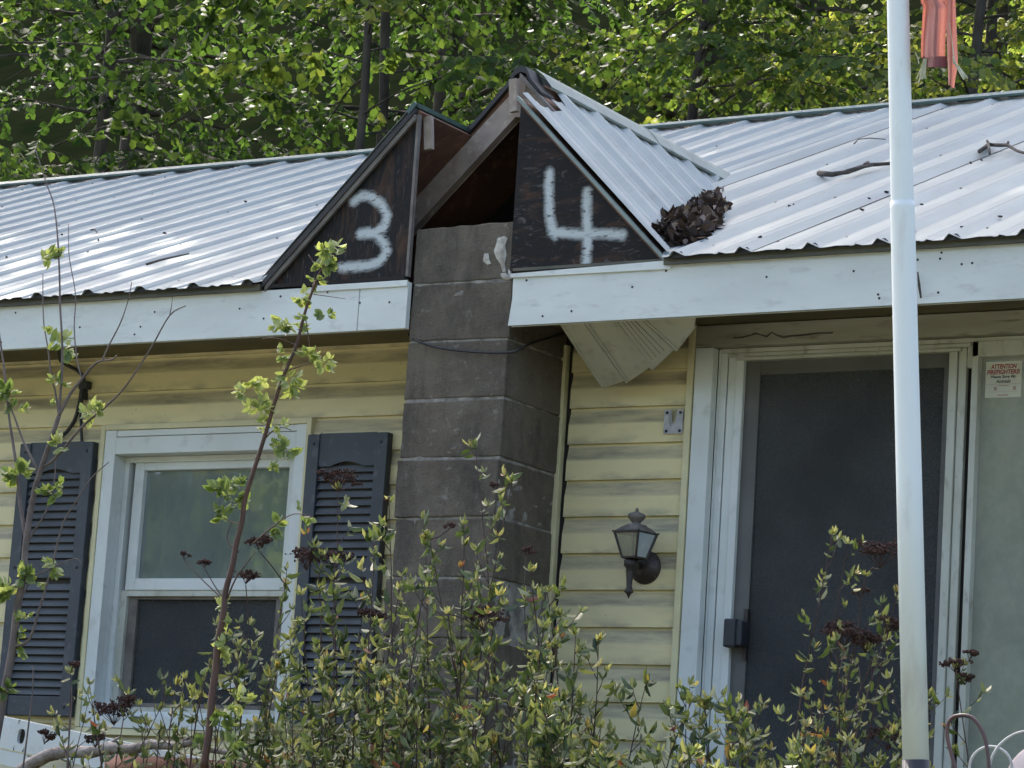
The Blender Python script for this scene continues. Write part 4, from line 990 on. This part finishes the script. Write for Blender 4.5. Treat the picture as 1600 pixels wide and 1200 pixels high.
spirea('leafy_bush', 'bush in front of the left edge of the chimney between shutter and blocks', bxy(630, BY-.1), mk_tips(570, 690, 15, BY, 3, 240)+[(608, 786, BY)], 43, heads=((607, 782, .010, BY), (580, 960, .035, BY)))
spirea('leafy_bush', 'bush before the chimney with bright yellow and orange young leaves at its top', bxy(730, BY), mk_tips(665, 800, 15, BY, 4, 240)+[(743, 700, BY), (800, 755, BY)], 44, heads=((757, 965, .05, BY), (702, 822, .012, BY), (770, 757, .012, BY)))
spirea('leafy_bush', 'bush covering the lower right corner of the chimney', bxy(860, BY+.1), mk_tips(800, 925, 15, BY, 5, 200)+[(855, 925, BY), (935, 1000, BY)], 45, heads=((822, 860, .018, BY),))
spirea('leafy_bush', 'low bush below the wall lantern with orange tipped shoots', bxy(1000, BY), mk_tips(925, 1075, 13, BY, 6, 110), 46)
spirea('leafy_bush', 'low bush in front of the left door jamb with red tipped leaves', bxy(1140, BY), mk_tips(1070, 1215, 13, BY, 7, 90), 47)
spirea('leafy_bush', 'leaning bush in front of the dark door with tall slanting stems and brown flower heads', bxy(1230, BY), mk_tips(1200, 1400, 10, BY, 8, 150)+[(1300, 835, BY), (1325, 850, BY), (1352, 900, BY), (1402, 925, BY), (1385, 975, BY)], 48, heads=((1375, 862, .055, BY), (1322, 990, .052, BY), (1352, 1000, .04, BY), (1386, 975, .028, BY), (1345, 925, .018, BY)), tint0=.42, dens=.85, leaf=.029)
spirea('leafy_bush', 'sparse bush behind the pole foot with one dried flower head before the sidelight', bxy(1440, BY), mk_tips(1380, 1470, 5, BY, 9, 90)+[(1492, 1045, BY)], 49, heads=((1492, 1035, .030, BY), (1515, 1022, .018, BY), (1508, 1060, .02, BY), (1387, 1150, .045, BY)), dens=.7)
spirea('leafy_bush', 'small weedy bush at the lower left with a large brown seed head', bxy(185, BY-.2), [(110, 1050, BY), (140, 1070, BY-.1), (165, 1140, BY), (130, 1130, BY), (200, 1085, BY), (262, 1085, BY), (250, 1140, BY), (220, 1130, BY), (90, 1140, BY)], 50, dens=.55, heads=((115, 1040, .022, BY), (180, 1110, .055, BY), (150, 1155, .03, BY), (205, 1095, .03, BY), (70, 1150, .03, BY)))
spirea('leafy_bush', 'low bush in front of the window sill beside the fallen white rail', bxy(300, BY), [(250, 1110, BY), (275, 1070, BY), (300, 1130, BY), (330, 1040, BY), (345, 1120, BY), (310, 1090, BY), (285, 1150, BY), (352, 940, BY), (290, 1060, BY)], 51, dens=.6, heads=((320, 880, .018, BY), (288, 868, .016, BY)))
# front filler row
for k, (px, lab) in enumerate([(500, 'low front bush below the right hand shutter'), (640, 'low front bush below the chimney left corner'), (790, 'low front bush below the middle of the chimney'), (930, 'low front bush left of the lantern'), (1090, 'low front bush below the door trim'), (1260, 'low front bush at the foot of the door')]):
    spirea('leafy_bush', lab+', its leaves dull green', bxy(px, BY-.5), [(px+random.Random(k*9+i).uniform(-80, 80), max(prof(px)+90, 1060)+random.Random(k*7+i+3).uniform(0, 130), BY-.5) for i in range(6)], 60+k, tint0=.32)
# elder shrub at the far left, stems followed one by one
def stalk(mb, pts, Y, r0, r1, n=7):
    P = [at(x, y, Y if not hasattr(Y, '__len__') else Y[i]) for i, (x, y) in enumerate(pts)]; Q = []
    for i in range(len(P)-1):
        p0, p1, p2, p3 = P[max(i-1, 0)], P[i], P[i+1], P[min(i+2, len(P)-1)]
        for k in range(4):
            t_ = k/4; Q.append(.5*((2*p1)+(p2-p0)*t_+(2*p0-5*p1+4*p2-p3)*t_*t_+(3*p1-p0-3*p2+p3)*t_**3))
    Q.append(P[-1]); mb.tube(Q, [r0+(r1-r0)*i/(len(Q)-1) for i in range(len(Q))], n); return Q
def tuft(P, D, Sz, Ti, c, R, r, n, t0, up=.4):
    """pinnate fresh leaves spreading from a bud"""
    for k in range(n):
        ax = (rv(r)+Vector((0, 0, up))).normalized(); L = R*r.uniform(.6, 1.1); sd = ax.cross(rv(r)).normalized()
        for q in range(3):
            for s_ in (1, -1): P.append(c+ax*L*(.35+.3*q)); D.append(ax*.6+sd*s_+Vector((0, 0, -.25))); Sz.append(R*r.uniform(.65, 1.15)); Ti.append(t0+r.gauss(0, .15))
        P.append(c+ax*L*1.0); D.append(ax); Sz.append(R*r.uniform(.6, .85)); Ti.append(t0+r.gauss(0, .15))
EY = -2.7; re_ = random.Random(77)
e0 = at(-15, 1200, EY); E_ = empty('elder_shrub', (e0.x-.02, EY, gz_all(e0.x, EY)), 'tall bare stemmed shrub with a few fresh leaf tufts in front of the left shutter', 'shrub')
m = MB(); g0 = Vector((e0.x-.02, EY, gz_all(e0.x, EY)-.05)); m.tube([g0, e0.lerp(g0, .5)+Vector((.02, 0, 0)), e0], [.016, .014, .0125], 8)
stalk(m, [(-15, 1200), (5, 1090), (20, 1010), (27, 950), (37, 900)], EY, .0125, .0098)
stalk(m, [(37, 900), (41, 845), (52, 775), (65, 730), (82, 680), (92, 650)], EY, .0095, .006)
stalk(m, [(92, 650), (110, 615), (128, 592), (145, 572), (158, 564), (175, 562), (182, 555)], EY, .005, .002)
stalk(m, [(92, 650), (94, 620), (97, 580), (97, 530), (94, 480), (93, 430), (90, 370), (84, 320), (72, 285), (55, 232)], EY, .0042, .0014)
stalk(m, [(65, 730), (80, 722), (100, 700), (130, 665), (160, 640), (195, 605), (235, 545), (265, 493), (290, 478)], EY, .0045, .0014)
stalk(m, [(265, 493), (268, 478), (270, 462)], EY, .0014, .0008)
stalk(m, [(160, 563), (170, 540), (188, 505), (200, 470), (206, 440)], EY, .0026, .001)
stalk(m, [(41, 845), (32, 790), (27, 740), (20, 690), (14, 650), (8, 590), (0, 530), (-8, 480)], EY, .0055, .002)
stalk(m, [(60, 737), (37, 690), (22, 650), (10, 620)], EY, .0035, .0022)
stalk(m, [(92, 650), (86, 610), (80, 590), (75, 545), (68, 500), (67, 428)], EY, .003, .0013)
stalk(m, [(128, 592), (120, 560), (116, 510), (118, 460), (108, 400), (107, 350)], EY, .0022, .001)
stalk(m, [(20, 1010), (45, 1000), (62, 950), (80, 890), (98, 820), (118, 785), (142, 748), (170, 722)], EY, .0042, .0012)
stalk(m, [(39, 860), (50, 835), (65, 812), (80, 780), (86, 740), (88, 700), (92, 680)], EY, .003, .001)
stalk(m, [(27, 950), (50, 905), (75, 890), (100, 878), (120, 873), (130, 885)], EY, .002, .0008)
m.build('stems', M['stem_grey'], E_, smooth=True)
P, D, Sz, Ti = [], [], [], []
for (x, y, R, n, t0) in [(80, 405, .032, 4, .7), (98, 540, .034, 4, .7), (84, 520, .02, 2, .6), (10, 612, .035, 5, .4), (24, 637, .025, 3, .5), (150, 645, .030, 5, 1.0), (92, 697, .026, 3, .9), (32, 745, .036, 5, .5), (85, 770, .032, 4, .55), (92, 600, .026, 3, .55), (82, 635, .015, 2, .7), (88, 880, .028, 3, .6), (35, 905, .035, 5, .6), (12, 930, .040, 6, .55), (30, 1003, .030, 3, .5), (36, 968, .022, 3, .8), (62, 908, .02, 2, .9), (8, 1080, .03, 4, .4)]:
    tuft(P, D, Sz, Ti, at(x, y, EY), R, re_, n, t0)
leaves('foliage', P, D, Sz, np.array(Ti), M['elderleaf'], E_, .9, 8)
# reddish cane in front of the window
CY = -2.9; c0 = at(318, 1200, CY); K_ = empty('bramble_cane', (c0.x, CY, gz_all(c0.x, CY)), 'tall reddish brown cane with pale green leaves rising past the window to the white fascia', 'shrub')
m = MB(); gg = Vector((c0.x, CY, gz_all(c0.x, CY)-.05)); m.tube([gg, gg.lerp(c0, .5)+Vector((-.02, 0, 0)), c0], [.0115, .011, .010], 8)
stalk(m, [(318, 1200), (327, 1140), (331, 1090), (337, 1045), (341, 1000), (350, 955), (352, 925), (364, 880), (369, 850), (378, 815), (383, 780), (395, 740), (411, 690), (432, 620), (446, 580), (463, 540), (476, 490), (490, 450), (503, 420), (520, 400)], CY, .0100, .0026, 9)
stalk(m, [(355, 935), (368, 905), (385, 880), (400, 862)], CY, .0025, .001); stalk(m, [(372, 862), (358, 850), (355, 835), (362, 815)], CY, .002, .001)
stalk(m, [(411, 690), (424, 675), (440, 668), (455, 672)], CY, .002, .001); stalk(m, [(376, 820), (360, 815), (348, 808)], CY, .002, .001)
stalk(m, [(446, 580), (470, 572), (490, 565)], CY, .002, .001); stalk(m, [(476, 490), (481, 520), (484, 545)], CY, .0015, .0008); stalk(m, [(490, 460), (520, 464), (540, 467)], CY, .0012, .0006)
stalk(m, [(476, 490), (493, 425), (482, 398)], CY, .0014, .0007); stalk(m, [(463, 540), (440, 530), (420, 528), (410, 530)], CY, .0012, .0007); stalk(m, [(395, 850), (430, 820), (460, 803), (490, 808)], CY, .002, .0008)
for k in range(60):                                     # thorns
    f = re_.random(); y = 1200-780*f; x = np.interp(y, [400, 420, 450, 490, 540, 580, 620, 690, 740, 800, 860, 930, 1000, 1100, 1200], [520, 503, 490, 476, 463, 446, 432, 411, 395, 380, 368, 353, 340, 330, 318])
    p = at(x, y, CY); d = rv(re_); d.z = abs(d.z)*.3; m.tube([p, p+d*.017*(1.1-.6*f)], [.0022, .0004], 4)
m.build('cane', M['stem_red'], K_, smooth=True)
P, D, Sz, Ti = [], [], [], []
for (x, y, R, n, t0) in [(520, 400, .030, 6, .75), (505, 412, .026, 4, .7), (495, 440, .022, 3, .6), (470, 465, .024, 4, .8), (474, 500, .022, 3, .6), (445, 500, .028, 4, .8), (455, 520, .024, 3, .6), (510, 492, .02, 3, .5), (440, 555, .022, 3, .8), (480, 560, .028, 4, .8), (505, 570, .024, 3, .95), (452, 595, .030, 5, .8), (395, 605, .028, 4, 1.0), (385, 615, .022, 3, 1.0), (408, 640, .030, 5, .9), (412, 665, .022, 3, .8), (440, 668, .018, 2, .9), (447, 703, .026, 4, .6), (430, 700, .022, 3, .5), (425, 735, .02, 2, .6), (350, 770, .034, 5, .5), (368, 785, .03, 4, .5), (345, 808, .028, 3, .4), (372, 760, .02, 2, .4), (430, 820, .026, 3, .5), (470, 803, .024, 2, .5), (342, 950, .022, 3, .9), (352, 975, .018, 3, .9), (352, 1010, .026, 4, .9), (330, 1040, .02, 3, .6), (375, 1095, .030, 3, .95), (345, 1120, .03, 4, .4), (362, 1165, .03, 4, .5), (312, 1165, .026, 3, .3)]:
    tuft(P, D, Sz, Ti, at(x, y, CY), R, re_, n, t0, .2)
leaves('foliage', P, D, Sz, np.array(Ti), M['elderleaf'], K_, .95, 9)
# thin dry stalks
for k, (pts, lab) in enumerate([([(36, 1200), (45, 1130), (50, 1090), (52, 1050), (50, 1040)], 'thin grey dry stalk in front of the left shutter near the frame edge'), ([(105, 1200), (108, 1150), (112, 1100), (112, 1070)], 'short dry stalk between the shutter and the seed head')]):
    m = MB(); q = at(pts[0][0], pts[0][1], -2.3); stalk(m, pts, -2.3, .0028, .0014); m.tube([(q.x, -2.3, gz_all(q.x, -2.3)-.02), q], [.003, .0028], 5); tag(m.build('dry_stalk', M['stem_grey']), lab, 'stalk')
# ---------------- things at the lower edge ----------------
# fallen white rail with oval holes
RYY = -1.35
A = at(-160, 1085, RYY); B_ = at(330, 1188, RYY); d = (B_-A).normalized(); up = Vector((0, 0, 1)); up = (up-d*up.dot(d)).normalized(); hgt = .105
Aa = A-d*.9; m = MB(); L = (B_-Aa).length+.9
def rp(s_, h, y=0): return Aa+d*s_+up*h+Vector((0, y, 0))
holes = [((at(34, 1145, RYY)-Aa).dot(d)+k*.37) for k in range(-5, 4)]
xs = [0]
for h_ in holes:
    if 0.1 < h_ < L-.1: xs += [h_-.022, h_+.022]
xs.append(L)
ha, hb = -.098, .0
for i in range(0, len(xs), 2): m.add([rp(xs[i], ha), rp(xs[i+1], ha), rp(xs[i+1], hb), rp(xs[i], hb)], [(0, 1, 2, 3)])
for h_ in [h for h in holes if .1 < h < L-.1]:
    n = 20; ring = [(h_+.0155*math.copysign(abs(math.cos(t_))**.75, math.cos(t_)), -.050+.024*math.copysign(abs(math.sin(t_))**.75, math.sin(t_))) for t_ in [2*math.pi*i/n+1e-3 for i in range(n)]]
    sq = []
    for i in range(n):
        t_ = 2*math.pi*i/n; c_, s_ = math.cos(t_), math.sin(t_); k_ = min(.022/max(abs(c_), 1e-6), .049/max(abs(s_), 1e-6)); sq.append((h_+c_*k_, -.049+s_*k_))
    vs = [rp(a_, b_) for a_, b_ in ring]+[rp(a_, b_) for a_, b_ in sq]+[rp(a_, b_, .014) for a_, b_ in ring]
    m.add(vs, [(i, (i+1) % n, n+(i+1) % n, n+i) for i in range(n)]+[(i, (i+1) % n, 2*n+(i+1) % n, 2*n+i) for i in range(n)])
m.add([rp(0, hb), rp(L, hb), rp(L, hb, .06), rp(0, hb, .06), rp(0, ha), rp(L, ha), rp(L, ha, .06), rp(0, ha, .06)], [(0, 1, 2, 3), (4, 5, 6, 7), (2, 3, 7, 6)])
m.prism([rp(0, -.104, -.004), rp(L*.6, -.104, -.004), rp((at(62, 1190, RYY)-Aa).dot(d), -.135, -.004), rp((at(40, 1195, RYY)-Aa).dot(d), -.150, -.004), rp(0, -.150, -.004)][:1]+[rp((at(45, 1160, RYY)-Aa).dot(d), -.104, -.004), rp((at(60, 1185, RYY)-Aa).dot(d), -.138, -.004), rp((at(50, 1190, RYY)-Aa).dot(d), -.150, -.004), rp(0, -.150, -.004)], (0, .02, 0))
m.tube([rp(L-.03, ha, .03), rp(L+.55, ha-.62, .03)], .02, 6); e_ = rp(.05, ha, .03); m.tube([e_, Vector((e_.x-.05, e_.y+.1, gz_all(e_.x, e_.y)-.03))], .02, 6)
tag(m.build('fallen_rail', M['white']), 'fallen white plastic rail with oval holes lying slanted below the window', 'rail')
# bleached dead limb
m = MB(); pts = [(20, 1215), (52, 1192), (75, 1180), (105, 1174), (140, 1176), (170, 1168), (205, 1172), (235, 1163), (275, 1166), (300, 1160), (330, 1172), (380, 1180)]
Q = [at(x, y, -1.9) for x, y in pts]; g1 = Vector((Q[-1].x+.9, -1.7, 1.25)); m.tube([Vector((Q[0].x-.7, -1.9, 1.25))]+Q+[g1], [.02, .022, .021, .02, .019, .018, .019, .016, .015, .012, .010, .009, .008, .006], 9)
for a_, b_ in (((275, 1166), (315, 1145)), ((235, 1163), (250, 1180)), ((170, 1168), (190, 1150))): m.tube([at(*a_, -1.9), at((a_[0]+b_[0])/2, (a_[1]+b_[1])/2-3, -1.9), at(*b_, -1.92)], [.007, .005, .002], 6)
o = m.build('dead_limb', M['drift'], smooth=True); tag(o, 'pale weathered dead limb lying across the lower left in front of the white rail', 'branch')
# clay planter
pc = at(262, 1186, -1.7); m = MB(); gzp = gz_all(pc.x, -1.7)
m.lathe([(0, 0), (.17, 0), (.24, pc.z-gzp-.07), (.275, pc.z-gzp-.065), (.28, pc.z-gzp), (.25, pc.z-gzp), (.235, pc.z-gzp-.06), (0, pc.z-gzp-.07)], (pc.x, -1.55, gzp), 36)
tag(m.build('clay_planter', M['clay'], smooth=True), 'large terracotta planter rim showing behind the dead limb', 'planter')
# hose loop and wire hoops at the lower right
def ringpts(pts, Y): return [at(x, y, Y) for x, y in pts]
HY = -2.6
m = MB(); stalk(m, [(1505, 1245), (1490, 1190), (1480, 1150), (1484, 1125), (1500, 1118), (1520, 1122), (1536, 1145), (1543, 1175), (1545, 1210), (1540, 1260)], HY, .0046, .0046, 10)
a = at(1505, 1245, HY); b = at(1540, 1260, HY); m.tube([a, (a.x+.02, HY, a.z-.3), (a.x+.1, HY+.1, 1.22)], .0062, 8); m.tube([b, (b.x+.03, HY, b.z-.3), (b.x+.3, HY+.1, 1.22)], .0062, 8)
tag(m.build('hose', M['copper'], smooth=True), 'dull copper coloured hose arching up in a loop at the lower right', 'hose')
def hoop(c, Rx, Y, lab, dR=.0034):
    cc = at(c[0], c[1], Y); m = MB(); ax1 = Vector((math.cos(.5), math.sin(.5)*.3, 0)).normalized(); n = 44
    Q = [cc+ax1*Rx*math.cos(t_)+Vector((0, 0, 1))*Rx*math.sin(t_) for t_ in [2*math.pi*i/n for i in range(n+1)]]; m.tube(Q, dR, 8, False)
    m.tube([cc-Vector((0, 0, Rx)), Vector((cc.x, Y+.02, gz_all(cc.x, Y)-.03))], dR*.9, 6)
    return tag(m.build('wire_hoop', M['whitewire'], smooth=True), lab, 'hoop', 'wire hoops at the lower right')
hoop((1548, 1200), .048, HY+.1, 'smaller pale wire hoop just right of the copper hose')
hoop((1612, 1210), .096, HY+.05, 'larger pale wire hoop cut off by the right edge of the photo')
m = MB(); cc = at(1618, 1222, HY+.15); m.lathe([(0, .006), (.078, .004), (.088, -.004), (.086, -.016), (.0, -.012)], cc, 36, (-.25, -1, .15)); m.tube([cc, (cc.x, cc.y+.03, 1.2)], .006, 6)
tag(m.build('round_disc', M['pinkdisc'], smooth=True), 'pale pinkish round disc inside the larger wire hoop', 'disc')
# grass
rg = np.random.default_rng(3); n = 26000; gx = rg.uniform(-3.5, 5, n); gy = rg.uniform(-7, -.3, n)
P = np.array([(a, b, gz_all(a, b)) for a, b in zip(gx, gy)]); D = rg.normal(size=(n, 3))*.35+np.array([0, 0, 1]); g_ = leaves('grass', P, D, rg.uniform(.05, .13, n), rg.random(n), M['grass'], None, .10, 5)
tag(g_, 'unmown grass on the bank below the house', 'grass', kind='stuff')
# wooded slope across the road, seen only in the panes
for k, (x, y) in enumerate([(-9, -30), (-16, -26), (2, -33), (-24, -30), (10, -34), (16, -30)]):
    r = random.Random(90+k); z0 = hz2(x, y); T = empty('roadside_tree', (x, y, z0), ['round crowned tree across the road', 'tree opposite the left window', 'tall tree opposite the door', 'tree at the far end of the opposite bank', 'full tree on the slope opposite', 'tree opposite the right corner'][k], 'tree', 'trees across the road')
    m = MB(); m.tube([(x, y, z0-.2), (x+.1, y, z0+3), (x, y, z0+8)], [.25, .2, .06], 8); m.build('trunk', M['bark'], T, smooth=True)
    P, D, Sz, Ti = [], [], [], []
    for q in range(2600):
        v = rv(r); rr_ = 3.4*(r.random()**.4); p = Vector((x, y, z0+6.5))+Vector((v.x*rr_, v.y*rr_, v.z*rr_*1.25))
        if noise.noise(p*.5) < -.1: continue
        P.append(p); D.append(rv(r)); Sz.append(r.uniform(.25, .5)); Ti.append(r.gauss(.6, .2))
    leaves('foliage', P, D, Sz, np.array(Ti), M['treeleaf'], T, 1.2, 90+k)
